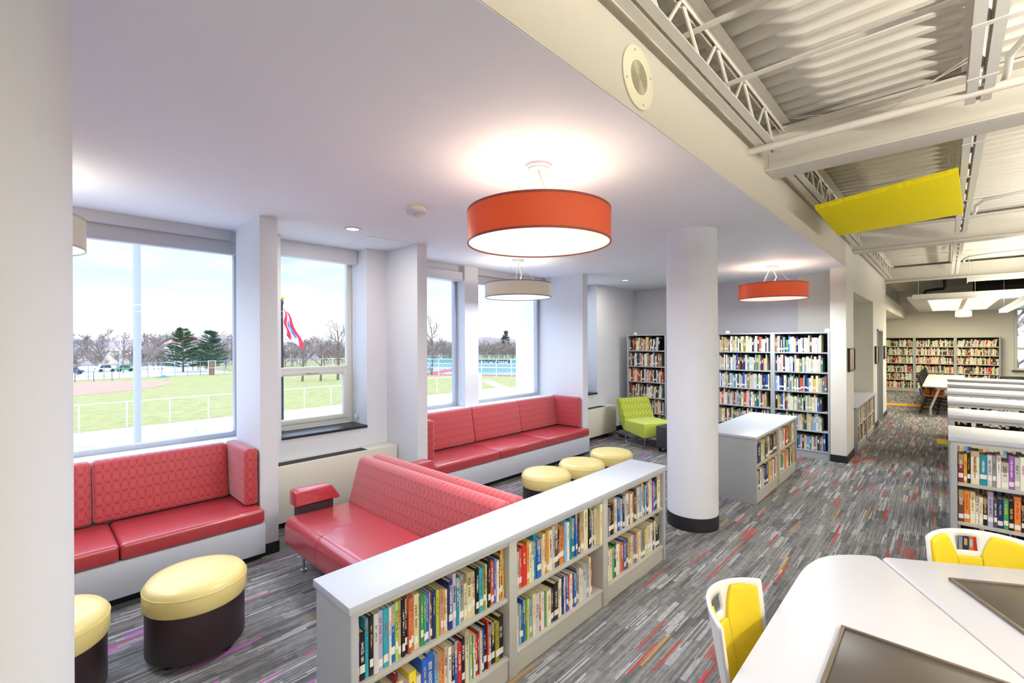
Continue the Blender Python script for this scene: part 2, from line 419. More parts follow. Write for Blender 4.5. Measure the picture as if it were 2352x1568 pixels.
# partition between the bays and the corridor, with the shelf niche and a doorway
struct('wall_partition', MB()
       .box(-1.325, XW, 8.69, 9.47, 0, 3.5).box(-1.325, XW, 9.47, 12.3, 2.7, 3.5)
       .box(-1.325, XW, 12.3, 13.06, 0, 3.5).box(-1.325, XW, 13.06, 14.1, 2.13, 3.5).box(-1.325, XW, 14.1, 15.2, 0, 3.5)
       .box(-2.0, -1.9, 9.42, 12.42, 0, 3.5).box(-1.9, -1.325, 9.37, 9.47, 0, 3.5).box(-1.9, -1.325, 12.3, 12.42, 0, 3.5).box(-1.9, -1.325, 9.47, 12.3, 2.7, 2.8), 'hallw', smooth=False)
dr = sroot('door_1')
struct('door_leaf', rbox(-1.30, -1.26, 13.09, 14.07, .01, 2.10), 'casegrey', dr, bevel=.003)
struct('door_frame', rbox(-1.325, -1.10, 13.05, 13.09, 0, 2.14).box(-1.325, -1.10, 14.07, 14.11, 0, 2.14).box(-1.325, -1.10, 13.05, 14.11, 2.10, 2.14), 'casegrey', dr, smooth=False)
struct('wall_back', rbox(-5.5, -1.3, 9.4, 9.55, 0, 3.3), 'wallgrey', smooth=False)
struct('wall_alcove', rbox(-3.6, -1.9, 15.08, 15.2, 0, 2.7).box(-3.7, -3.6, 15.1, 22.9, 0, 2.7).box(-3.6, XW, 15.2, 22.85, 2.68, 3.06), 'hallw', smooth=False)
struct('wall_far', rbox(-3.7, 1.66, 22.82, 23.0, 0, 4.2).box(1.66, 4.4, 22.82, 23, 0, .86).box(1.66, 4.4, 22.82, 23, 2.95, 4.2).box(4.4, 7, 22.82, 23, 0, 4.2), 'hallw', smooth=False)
struct('wall_right', rbox(7, 7.15, -3, 23, 0, 4.2), 'wall', smooth=False)
struct('wall_front', rbox(-5.5, 7, -3.15, -3, 0, 4.2), 'wall', smooth=False)
# window wall: pillars, deep reveals, recessed heater niches
struct('wall_left', MB()
       .box(-5.5, -5.09, -3, -1.7, -2, 3.1)
       .box(-5.5, -5.06, -1.7, 1.56, -2, .93).box(-5.5, -5.30, -1.7, 1.56, 2.93, 3.1)
       .box(-5.5, -5.09, 1.56, 1.86, -2, 3.1).box(-5.5, -5.09, 1.86, 2.845, -2, .872).box(-5.5, -5.09, 2.845, 3.2, -2, 3.1)
       .box(-5.5, -5.06, 3.2, 6.43, -2, .93).box(-5.5, -5.30, 3.2, 6.43, 2.93, 3.1)
       .box(-5.5, -5.09, 6.43, 6.87, -2, 3.1).box(-5.5, -5.09, 6.87, 7.88, -2, .842).box(-5.5, -5.09, 7.88, 9.55, -2, 3.1), 'wall', smooth=False)
for y0, y1 in ((1.44, 1.59), (3.114, 3.25), (6.43, 6.575), (-1.9, -1.74)):
    struct('pillar', rbox(-5.09, -4.43, y0, y1, 0, ZC), 'wall', smooth=False)
    struct('baseboard_pillar', rbox(-4.432, -4.42, y0 - .004, y1 + .004, 0, .1).box(-5.0, -4.43, y1, y1 + .008, 0, .1), 'base', smooth=False)
struct('pillar', rbox(-5.42, -5.2, 4.50, 4.77, .9, ZC), 'wall', smooth=False)
struct('baseboard_back', rbox(-5.09, -5.078, 7.0, 9.4, 0, .1).box(-5.08, -1.34, 9.388, 9.4, 0, .1), 'base', smooth=False)
struct('baseboard_partition', MB().box(-1.33, -1.108, 8.678, 8.69, 0, .11).box(XW, -1.108, 8.69, 9.47, 0, .11).box(XW, -1.108, 12.3, 13.05, 0, .11).box(XW, -1.108, 14.11, 15.2, 0, .11).box(-1.325, -1.108, 15.2, 15.212, 0, .11), 'base', smooth=False)
# round columns
for i, cyy in enumerate((4.779, -.145)):
    struct('column', MB().cyl(-1.929, cyy, 0, ZC, .249, 64), 'wall')
    struct('baseboard_column', MB().cyl(-1.929, cyy, 0, .135, .254, 64), 'base')

# windows -------------------------------------------------
def window(idx, y0, y1, z0, z1, xg=-5.40, mat='frame', fwid=.05, rail=None, sill=None, xs=-5.06):
    w = sroot('window_%d' % idx, (xg, (y0 + y1) / 2, z0))
    f = MB()
    a, b = xg - .05, xg + .02
    f.box(a, b, y0, y0 + fwid, z0, z1).box(a, b, y1 - fwid, y1, z0, z1).box(a, b, y0 + fwid, y1 - fwid, z0, z0 + fwid).box(a, b, y0 + fwid, y1 - fwid, z1 - fwid, z1)
    if rail:
        f.box(a, b + .004, y0 + fwid, y1 - fwid, rail - .03, rail + .01)
        s = MB(); c, d = xg - .03, xg + .035; e = .055; q0, q1, r0, r1 = y0 + fwid, y1 - fwid, z0 + fwid, rail - .03
        s.box(c, d, q0, q0 + e, r0, r1).box(c, d, q1 - e, q1, r0, r1).box(c, d, q0 + e, q1 - e, r0, r0 + e).box(c, d, q0 + e, q1 - e, r1 - e, r1)
        so = part('sash', s, mat, w, bevel=.004)
        part('handle', MB().box(xg + .035, xg + .05, (y0 + y1) / 2 - .09, (y0 + y1) / 2 - .05, r1 - .045, r1 - .02).tube([(xg + .052, (y0 + y1) / 2 - .07, r1 - .03), (xg + .056, (y0 + y1) / 2 + .06, r1 - .035)], .008), 'greymetal', w, so)
    part('window_frame', f, mat, w, bevel=.004)
    part('pane', rbox(xg - .018, xg - .012, y0 + fwid, y1 - fwid, z0 + fwid, z1 - fwid), 'glass', w, smooth=False)
    if sill: part('window_sill', rbox(xg + .02, xs, y0 - .0, y1, sill - .03, sill), 'slate', w, bevel=.004)
    return w
window(1, -1.70, 1.555, .93, 2.86)
window(2, 1.86, 2.845, .902, 2.99, -5.48, 'framew', .06, rail=1.60, sill=.902, xs=-5.075)
window(3, 3.2, 4.50, .93, 2.86)
window(4, 4.77, 6.42, .93, 2.86)
window(5, 6.87, 7.88, .872, 2.99, -5.48, 'framew', .06, rail=1.60, sill=.872, xs=-5.075)
w6 = sroot('window_6', (1.7, 22.9, .86))
part('window_frame', MB().box(1.66, 1.74, 22.84, 22.92, .86, 2.95).box(1.74, 4.4, 22.84, 22.92, .86, .93).box(1.74, 4.4, 22.84, 22.92, 2.88, 2.95).box(1.74, 4.4, 22.84, 22.92, 1.55, 1.63), 'framew', w6, bevel=.004)
part('pane', rbox(1.74, 4.4, 22.88, 22.886, .93, 2.88), 'glass', w6, smooth=False)
part('window_sill', rbox(1.6, 4.4, 22.72, 22.83, .83, .86), 'slate', w6)
# blind pockets above the bay windows
struct('trim_1', rbox(-5.32, -5.24, -1.7, 1.44, 2.93, ZC).box(-5.36, -5.30, -1.7, 1.5, 2.80, 2.93), 'wallgrey', bevel=.003)
struct('trim_2', rbox(-5.32, -5.24, 4.77, 6.43, 2.93, ZC).box(-5.36, -5.30, 4.77, 6.43, 2.80, 2.93), 'wallgrey', bevel=.003)
def blind(y0, y1, z0, z1, x0, x1, label, chain=True):
    b = thing('roller_blind', label, 'window blind', (x0, (y0 + y1) / 2, z0), 0, 'roller blinds above the windows')
    part('casing', rbox(x0, x1, y0, y1, z0, z1), 'blind', b, bevel=.006)
    if chain:
        c = MB(); k = 70
        for i in range(k):
            z = z0 - .01 - (z0 - 1.0) * i / k
            for dx in (0, .022): c.lathe([(0, z), (.0035, z + .005), (.0035, z + .011), (0, z + .016)], x1 - .03 + dx, y1 - .02, 6)
        part('bead_chain', c, 'greymetal', b)
        part('chain_tensioner', MB().box(x1 - .045, x1 - .005, y1 - .03, y1 - .012, .955, 1.0), 'framew', b, bevel=.006)
blind(1.862, 2.84, 2.86, ZC, -5.42, -5.30, 'white roller blind casing above the niche window with the flag outside')
blind(3.26, 4.48, 2.80, 2.93, -5.36, -5.22, 'white roller blind casing above the narrow window behind the square pillar')
blind(6.875, 7.875, 2.86, ZC, -5.42, -5.30, 'roller blind casing above the far niche window, mostly hidden by the pillar', False)

# heaters -------------------------------------------------
def heater(y0, y1, zt, label, g0, g1):
    h = thing('heater_cabinet', label, 'heater', (-4.95, (y0 + y1) / 2, 0))
    part('casing', MB().box(-5.088, -4.84, y0, y1, .09, zt), 'heater', h, bevel=.006)
    part('grille', MB().box(-5.0, -4.86, g0, g1, zt - .002, zt + .003), 'dark', h)
    for yy in (y0 + .35, y1 - .25): part('foot', rbox(-5.06, -4.9, yy, yy + .05, 0, .092), 'black', h)
heater(1.60, 3.105, .66, 'long cream heater cabinet under the niche window, behind the red sofa', 1.61, 2.72)
heater(6.58, 8.19, .62, 'cream heater cabinet beside the lime green chair', 6.62, 7.85)

# ceiling fittings ---------------------------------------
def downlight(x, y, label):
    d = thing('downlight', label, 'ceiling light', (x, y, ZC), 0, 'recessed downlights')
    part('rim', MB().lathe([(.075, ZC), (.078, ZC - .006), (.062, ZC - .008), (.06, ZC - .002)], x, y, 32), 'white', d)
    part('lens', MB().cyl(x, y, ZC - .005, ZC - .002, .06, 32), 'led', d)
    ld = D.lights.new('downlight_beam', 'AREA'); ld.shape = 'DISK'; ld.size = .11; ld.energy = 16; ld.color = (1, .93, .82)
    lo = D.objects.new('downlight_beam', ld); COL.objects.link(lo); lo.parent = d; lo.location = (0, 0, -.012)
downlight(-4.298, 2.254, 'round recessed downlight over the niche with the heater and flag view')
downlight(-4.33, 7.665, 'round recessed downlight over the far niche by the green chair')
sm = thing('smoke_detector', 'white smoke detector on the low ceiling left of the orange drum lamp', 'smoke detector', (-3.254, 2.285, ZC))
part('base', MB().cyl(-3.254, 2.285, ZC - .03, ZC, .078, 36), 'cream', sm)
part('body', MB().lathe([(.085, ZC - .03), (.085, ZC - .045), (.07, ZC - .055), (0, ZC - .056)], -3.254, 2.285, 36), 'white', sm)
part('sensor', MB().lathe([(.032, ZC - .055), (.028, ZC - .07), (0, ZC - .074)], -3.254, 2.285, 24), 'greymetal', sm)
part('indicator', MB().box(-3.32, -3.31, 2.24, 2.25, ZC - .052, ZC - .044), plain('red_mark', 'd0303a'), sm)
tag(link('ceiling_cover_plate', MB().lathe([(.06, ZC - .001), (.06, ZC - .006), (0, ZC - .007)], 0, 0, 30), 'white', (-2.45, 2.212, 0)), 'small flat white round cover plate on the ceiling above the orange lamp', 'cover plate')
ap = MB()
for a in (0, .012):
    pass
ap.box(-5.02, -4.45, 2.55, 2.556, ZC - .004, ZC).box(-4.456, -4.45, 2.55, 3.1, ZC - .004, ZC)
tag(link('ceiling_access_panel', ap.box(-5.02, -4.456, 2.556, 3.1, ZC - .002, ZC), 'ceil', None), 'flush ceiling access panel in the niche next to the downlight', 'access panel')

# drum lamps ---------------------------------------------
def drum(x, y, r, z0, z1, mat, label, power, trim, down=54):
    L = thing('drum_pendant_lamp', label, 'pendant lamp', (x, y, ZC), 0, 'drum pendant lamps')
    part('canopy', MB().lathe([(0, ZC), (.085, ZC), (.085, ZC - .018), (.07, ZC - .022), (.07, ZC - .03), (0, ZC - .031)], x, y, 32), 'white', L)
    cab = MB()
    for k in range(3):
        a = R(20 + 120 * k)
        cab.tube([(x + .06 * math.cos(a), y + .06 * math.sin(a), ZC - .03), (x + r * .6 * math.cos(a), y + r * .6 * math.sin(a), z1 - .03)], .0018, 5)
    part('suspension_wire', cab, 'chrome', L)
    h = ZC - z1
    part('cord', MB().tube([(x, y, ZC - .03), (x + .02, y, ZC - .3 * h), (x + .05, y + .02, ZC - .6 * h), (x + .02, y + .03, ZC - .8 * h), (x, y, z1 - .04)], .007, 8), 'cream', L)
    part('shade', MB().lathe([(r, z0), (r, z1), (r - .004, z1), (r - .004, z0)], x, y, 96, close=True), mat, L)
    t = MB()
    for z in (z0 - .001, z1 - .011): t.lathe([(r + .0015, z), (r + .0015, z + .012), (r - .005, z + .012), (r - .005, z)], x, y, 96, close=True)
    part('trim_band', t, trim, L)
    part('diffuser', MB().cyl(x, y, z0 + .006, z0 + .012, r - .008, 96), 'diff', L)
    hub = MB()
    for k in range(3):
        a = R(20 + 120 * k); hub.tube([(x, y, z1 - .04), (x + (r - .006) * math.cos(a), y + (r - .006) * math.sin(a), z1 - .03)], .004, 6)
    part('spider', hub, 'chrome', L)
    ld = D.lights.new('drum_bulb', 'POINT'); ld.energy = power; ld.shadow_soft_size = .06; ld.color = (1, .86, .66)
    lo = D.objects.new('drum_bulb', ld); COL.objects.link(lo); lo.parent = L; lo.location = (0, 0, (z0 + z1) / 2 + .02 - ZC)
    a2 = D.lights.new('drum_down', 'AREA'); a2.shape = 'DISK'; a2.size = r * 1.7; a2.energy = down; a2.color = (.86, .93, 1)
    l2 = D.objects.new('drum_down', a2); COL.objects.link(l2); l2.parent = L; l2.location = (0, 0, z0 - .006 - ZC)
LAMP_P = 13
drum(-1.905, 2.276, .456, 2.522, 2.728, 'oshade', 'large orange drum pendant lamp nearest the camera, above the low bookcase', LAMP_P, plain('brown_trim', '8a3a2c'))
drum(-4.322, 4.714, .458, 2.505, 2.702, 'wshade', 'ivory drum pendant lamp above the far red bench', 7, plain('grey_trim', '6e747e'), 30)
drum(-1.922, 7.83, .466, 2.526, 2.75, 'oshade', 'orange drum pendant lamp hanging in front of the tall back bookcases', LAMP_P, plain('red_trim', 'a03a30'))
drum(-4.3, -.158, .458, 2.52, 2.73, 'wshade', 'ivory drum pendant lamp half hidden by the left round column', 7, M['greymetal'], 30)

# ============================================================ SEATING IN THE BAYS
def soft(x0, x1, y0, y1, z0, z1, r=.03, crown=0.0):
    """upholstered block: rounded edges and a slightly domed top"""
    m = MB().box(x0, x1, y0, y1, z0, z1); return m
def bench(y0, y1, label, left_arm, seams):
    b = thing('built_in_bench', label, 'bench', (-4.7, (y0 + y1) / 2, 0))
    part('base', rbox(-5.05, -4.30, y0, y1, .08, .335), 'white', b, bevel=.003)
    part('toe_kick', rbox(-5.05, -4.40, y0, y1, 0, .08), 'base', b, smooth=False)
    ys = [y0] + seams[0] + [y1]
    for a, c in zip(ys, ys[1:]):
        part('seat_cushion', rbox(-4.93, -4.295, a + .002, c - .002, .338, .462), 'redv', b, bevel=.028, seg=4)
    ys = [y0] + seams[1] + [y1 - .115]
    for a, c in zip(ys, ys[1:]):
        m = MB().prism([(-4.865, .475), (-5.035, .475), (-5.05, .955), (-4.945, .955)], a + .002, c - .002, 'y')
        part('back_cushion', m, 'redY', b, bevel=.03, seg=4)
    part('end_cushion', rbox(-5.03, -4.45, y1 - .115, y1 - .004, .468, .965), 'redX', b, bevel=.032, seg=4)
    if left_arm:
        part('end_cushion', rbox(-5.03, -4.45, y0 + .004, y0 + .115, .468, .965), 'redX', b, bevel=.032, seg=4)
    return b
bench(-1.73, 1.436, 'red built-in bench on a white base under the left window', True, ([-.66, .47], [-.67, .37]))
bench(3.26, 6.425, 'red built-in bench on a white base under the far pair of windows', True, ([4.33, 5.33], [4.40, 5.39]))

def sofa(label, loc, m):
    """armless-backed lounge sofa, local x along it; m = 1 faces -y with the back at y = .8, m = -1 is its mirror image"""
    s = thing('sofa', label, 'sofa'); W = 1.86
    sec = [(0, .40), (0, .24), (.06, .17), (.62, .17), (.62, .44), (.04, .455)]
    bec = [(.56, .43), (.79, .30), (.79, .80), (.755, .83), (.70, .83), (.665, .80)]
    mm = lambda pts: [(y * m, z) for y, z in pts]
    st = part('seat', MB().prism(mm(sec), 0, W, 'x'), 'redv', s, bevel=.035, seg=4)
    bk = part('backrest', MB().prism(mm(bec), 0, W, 'x'), 'redX', s, bevel=.022, seg=4)
    for x in (.60, 1.24):
        part('seam', MB().tube([(x, -.0005 * m, .235), (x, -.0005 * m, .385), (x, .012 * m, .432), (x, .045 * m, .4545), (x, .57 * m, .4405)], .0022, 5), 'redv', s, st)
    part('seam', MB().tube([(1.22, .567 * m, .46), (1.22, .6675 * m, .797), (1.22, .70 * m, .829), (1.22, .755 * m, .829)], .0025, 5), 'redv', s, bk)
    a = part('armrest', MB().prism(mm([(.085, .515), (.085, .635), (.115, .648), (.40, .64), (.48, .52), (.46, .505), (.40, .515)]), -.10, .035, 'x'), 'redv', s, bevel=.014, seg=3)
    part('arm_support', rbox(-.06, .01, min(.11 * m, .42 * m), max(.11 * m, .42 * m), .40, .52), 'dwood', s, a)
    for x in (.10, W - .12):
        for y in (.12 * m, .66 * m):
            f = part('leg', MB().cyl(x, y, .012, .175, .011, 14), 'chrome', s)
            part('foot', MB().cyl(x, y, 0, .014, .026, 18), 'chrome', s, f)
    s.location = loc
    return s
sofa('red sofa facing the camera with its end against the low bookcase', (-4.0, 1.475, 0), 1)
sofa('red sofa standing back to back with the front sofa, facing the far bench', (-4.0, 3.065, 0), -1)

def ottoman(label):
    o = thing('round_ottoman', label, 'ottoman', group='yellow topped round ottomans')
    part('base', MB().lathe([(0, .048), (.257, .048), (.26, .053), (.26, .325), (0, .325)], n=64), 'dwood', o)
    c = part('cushion', MB().lathe([(0, .322), (.264, .322), (.272, .334), (.272, .412), (.266, .44), (.249, .461), (.20, .472), (.1, .477), (0, .478)], n=72), 'yelv', o)
    part('seam_piping', MB().lathe([(.2722, .422), (.2742, .425), (.2715, .428), (.268, .425)], n=72, close=True), 'yelv', o, c)
    for k in range(4):
        a = R(35 + 90 * k); x, y = .2 * math.cos(a), .2 * math.sin(a)
        m = MB().cyl(x, y, .05, .072, .018, 14)
        w = MB().prism([(.034 * math.cos(2 * math.pi * i / 20), .034 + .034 * math.sin(2 * math.pi * i / 20)) for i in range(20)], -.017, .017, 'y')
        w.v = [(p[0] + x, p[1] + y, p[2]) for p in w.v]; w.rot(a + .6, (x, y))
        q = part('caster', w, 'black', o, bevel=.004)
        part('caster_stem', m, 'black', o, q)
    return o
o1 = ottoman('large looking yellow topped round ottoman in front of the left red bench')
o1.location = (-3.42, .74, 0)
dup(o1, (-3.43, .06, 0), .5, 'yellow topped round ottoman at the left edge, partly behind the round column')
dup(o1, (-3.22, 3.96, 0), .9, 'yellow topped round ottoman nearest the sofas in the row of three')
dup(o1, (-3.17, 4.57, 0), .2, 'middle yellow topped round ottoman of the row before the far bench')
dup(o1, (-3.19, 5.27, 0), 1.3, 'yellow topped round ottoman farthest back in the row of three')

# lime lounge chair on a chrome sled, turned towards the room
g = thing('lounge_chair', 'lime green armless lounge chair with oval patterned back by the tall bookcase', 'chair')
part('seat', MB().prism([(.0, .44), (.02, .18), (.60, .24), (.56, .44)], -.34, .34, 'x'), 'greenfab', g, bevel=.022, seg=4)
part('backrest', MB().prism([(.53, .43), (.60, .23), (.72, .40), (.84, .80), (.71, .82)], -.345, .345, 'x'), 'greenov', g, bevel=.022, seg=4)
for sx in (-.29, .29):
    part('sled_leg', MB().tube([(sx, .56, .26), (sx, .60, .05), (sx, .57, .014), (sx, .52, .012), (sx, .10, .012), (sx, .055, .02), (sx, .045, .06), (sx, .05, .20)], .011, 10), 'chrome', g)
part('cross_rail', MB().tube([(-.29, .5, .20), (.29, .5, .20)], .01, 10), 'chrome', g)
g.location = (-3.72, 7.775, 0); g.rotation_euler = (0, 0, R(66.5))
# charcoal cube ottoman
q = thing('cube_ottoman', 'charcoal upholstered cube ottoman on casters beside the lime chair', 'ottoman')
part('body', rbox(-.25, .25, -.25, .25, .07, .44), 'charc', q, bevel=.02, seg=4)
for sx in (-.2, .2):
    for sy in (-.2, .2):
        part('caster', MB().cyl(sx, sy, 0, .072, .028, 16), 'black', q, bevel=.008)
q.location = (-3.36, 7.68, 0); q.rotation_euler = (0, 0, R(-10))
tag(link('wall_outlet', rbox(-5.089, -5.08, 8.36, 8.44, .42, .53), 'black', None, bevel=.003), 'black wall outlet behind the lime green chair', 'outlet')
cb = MB()
cb.tube([(-4.62, 8.02, .03), (-4.72, 8.1, .012), (-4.6, 8.2, .012), (-4.5, 8.12, .012), (-4.56, 8.02, .02), (-4.7, 8.06, .03), (-4.66, 8.2, .012), (-4.85, 8.3, .012), (-5.06, 8.4, .05), (-5.075, 8.4, .45)], .008, 6)
tag(link('power_cable', cb, 'black', (-4.7, 8.1, 0)), 'black power cable coiled on the floor behind the lime chair', 'cable')

# ============================================================ BOOKS
PAL = dict(W='eceae4', C='e6dab4', T='c6a87c', K='17171c', G='85888c', S='c6c8ca', N='1b2b62', B='2558b4', L='7db2dc', Y='2f9fb8', P='8d55ab', V='b9b2da',
           R='c5292c', M='6f2036', O='de7f30', A='dca52c', E='e7d23e', g='3f8b57', l='9ecb45', o='8c8a2e', n='5c3b2b', b='b6543b', k='3d3f46', D='1f4c3d', p='d982a4', t='187a92')
NAMEC = dict(W='white', C='cream', T='tan', K='black', G='grey', S='pale grey', N='navy', B='blue', L='light blue', Y='cyan', P='purple', V='lavender', R='red', M='maroon', O='orange', A='amber',
             E='yellow', g='green', l='lime green', o='olive', n='brown', b='brick red', k='dark grey', D='dark green', p='pink', t='teal')
def nth(i):
    if i % 100 in (11, 12, 13): return '%dth' % i
    return '%d%s' % (i, {1: 'st', 2: 'nd', 3: 'rd'}.get(i % 10, 'th'))
NBOOK = 0
TITLES = {}
def book(c, w, h, d, loc, rz, label, group, lean=0.0, hasl=True, title=None):
    global NBOOK; NBOOK += 1
    o = thing('book', label, 'book', (0, 0, 0), 0, group)
    t = min(.003, w * .18); e = min(.003, w * .2)
    U = [(-w / 2, d), (-w / 2, e), (-w / 2 + e, 0), (w / 2 - e, 0), (w / 2, e), (w / 2, d), (w / 2 - t, d), (w / 2 - t, e + t), (-w / 2 + t, e + t), (-w / 2 + t, d)]
    cv = part('cover', MB().prism(U, 0, h), 'cover', o, ang=25)
    base = lin(PAL[c]); j = random.uniform(.86, 1.12)
    cv.color = (*[min(1, x * j) for x in base], 1)
    part('pages', rbox(-w / 2 + t, w / 2 - t, e + t, d - .006, .003, h - .004), 'page', o, smooth=False)
    if hasl:
        z = random.uniform(.012, .05)
        part('spine_label', rbox(-w / 2 + e * .6, w / 2 - e * .6, -.0008, .002, z, z + .034), 'plabel', o, smooth=False, label='white paper spine label')
    if title:
        body, col, up, zc, f = title
        sz = w * f
        if up: pl = lambda u, v, q: (-v, -.0012 - q, zc * h + u)      # reads upward
        else: pl = lambda u, v, q: (v, -.0012 - q, zc * h - u)        # reads downward
        text(body, sz, col, 'lettering', o, pl)
    o.location = loc; o.rotation_euler = (0, lean, rz)
    return o
def parse(s):
    out = []
    for tk in s.split():
        if tk == '|': out.append(None); continue
        c, r = tk[0], tk[1:]; a, b = r.split(':'); out.append((c, float(a), float(b)))
    return out
def fill(seq, start, vec, length, z, rz, where, group, H=.30, d0=.215, tail=0.0, lean=None, titles={}, rate=.75):
    """stand books side by side from start along vec; spines on the line"""
    bs = parse(seq); tot = sum(b[1] for b in bs if b); k = (length - tail) / tot
    p = 0.0; n = 0
    names = [NAMEC[b[0]] for b in bs]
    for i, (c, w, hp) in enumerate(bs):
        w = w * k; n += 1; h = H * hp / 100
        dd = min(d0, max(.13, h * .72))
        s = 'slim ' if w < .014 else 'thick ' if w > .032 else ''
        beside = ', beside %s' % names[i - 1] if i else ''
        lab = '%s%s book, %s from left on %s%s' % (s, names[i], nth(n), where, beside)
        inset = random.uniform(0, .012) + titles.get(('in', i), 0)
        a = p + w / 2
        nx, ny = math.sin(rz), -math.cos(rz)      # spine direction
        loc = (start[0] + vec[0] * a - nx * inset, start[1] + vec[1] * a - ny * inset, z)
        book(c, w * .985, h, dd, loc, rz, lab, group, 0.0, random.random() < rate, titles.get(i))
        p += w
class Mass:
    """books beyond the individually built ones: one object, every book still its own block with spine, page top and label"""
    def __init__(s): s.mb = MB(); s.c = []
    def blk(s, pts, z0, z1, col):
        n = len(s.mb.f); s.mb.prism(pts, z0, z1); s.c += [col] * (len(s.mb.f) - n)
    def book(s, x, y, z, w, d, h, rz, col, lean=0.0, lab=True):
        ca, sa = math.cos(rz), math.sin(rz)
        def P(u, v): return (x + u * ca - v * sa, y + u * sa + v * ca)
        i0 = len(s.mb.v)
        s.blk([P(-w / 2, 0), P(w / 2, 0), P(w / 2, d), P(-w / 2, d)], z, z + h, col)
        s.blk([P(-w / 2 + .002, .004), P(w / 2 - .002, .004), P(w / 2 - .002, d - .004), P(-w / 2 + .002, d - .004)], z + h - .003, z + h + .0006, lin('cdbb92'))
        if lab:
            zz = z + random.uniform(.02, .05)
            s.blk([P(-w / 2 + .001, -.001), P(w / 2 - .001, -.001), P(w / 2 - .001, .003), P(-w / 2 + .001, .003)], zz, zz + .03, lin('e9e6de'))
        else:
            zz = z + h * random.uniform(.45, .6)
            s.blk([P(-w / 4, -.0008), P(w / 4, -.0008), P(w / 4, .003), P(-w / 4, .003)], zz, zz + h * .25, tuple(min(1, .15 + .9 * (1 - q)) for q in col) if random.random() < .6 else lin('d8b25e'))
        if lean:
            k = math.tan(lean)
            for i in range(i0, len(s.mb.v)):
                a, b, c = s.mb.v[i]; s.mb.v[i] = (a + (c - z) * k * ca, b + (c - z) * k * sa, c)
    def run(s, start, vec, length, z, rz, H=.30, weights='WWWCCCCTTSSGKkNBLnbRMgoEPt', wmin=.013, wmax=.036, d0=.2, gaps=.0, hlo=.62, hhi=.86, lean=0):
        p = 0.0; nx, ny = math.sin(rz), -math.cos(rz)
        while p < length - .016:
            w = random.uniform(wmin, wmax)
            if lean and p + w > length - .045: break
            if p + w > length: w = length - p
            ch = random.choice(weights); col = tuple(min(1, q * random.uniform(.8, 1.15)) for q in lin(PAL[ch]))
            ins = random.uniform(0, .012); a = p + w / 2
            s.book(start[0] + vec[0] * a - nx * ins, start[1] + vec[1] * a - ny * ins, z, w * .97, d0, H * random.uniform(hlo, hhi), rz, col, lean, random.random() < .4)
            p += w
            if gaps and random.random() < gaps: p += random.uniform(.02, .06)
    def done(s, name, label, group=None):
        o = link(name, s.mb, 'bookmass', None, smooth=False)
        me = o.data; at = me.color_attributes.new('tint', 'FLOAT_COLOR', 'CORNER')
        buf = []
        for p, c in zip(me.polygons, s.c): buf += [c[0], c[1], c[2], 1.0] * p.loop_total
        at.data.foreach_set('color', buf)
        return tag(o, label, 'books', group, 'stuff')
mass = Mass()

# ---- low bookcase beside the column
X0, XF = -2.11, -1.784          # back, front
Yb = [.92, 1.895, 2.865, 3.832] # bay lines
bc = thing('low_bookcase', 'long low three bay bookcase with white top beside the round column', 'bookcase', (-1.95, 2.38, 0))
part('top', rbox(X0 - .012, XF + .008, .91, 3.845, .778, .812), 'white', bc, bevel=.002)
for a, b in ((.92, .955), (3.797, 3.832)): part('end_panel', rbox(X0, XF, a, b, 0, .778), 'greypanel', bc, bevel=.002)
for yy in Yb[1:3]: part('divider', rbox(X0 + .012, XF, yy - .032, yy + .032, 0, .778), 'greymetal', bc, bevel=.002)
part('back_panel', rbox(X0, X0 + .012, .955, 3.797, 0, .778), 'greypanel', bc, smooth=False)
BAY = [(.957, 1.861), (1.929, 2.831), (2.899, 3.795)]
for a, b in BAY:
    part('shelf', rbox(X0 + .014, XF - .006, a, b, .438, .460), 'greymetal', bc, bevel=.003)
    part('shelf', rbox(X0 + .014, XF - .002, a, b, .108, .130), 'greymetal', bc, bevel=.003)
    part('kickboard', rbox(XF - .03, XF - .012, a, b, 0, .108), 'greymetal', bc, smooth=False)
    part('top_rail', rbox(XF - .02, XF - .004, a, b, .755, .778), 'greymetal', bc, smooth=False)
RZ = R(90)
S_ = lambda sh, bay: "front bookcase's %s %s-bay shelf" % (sh, bay)
E_ = .93
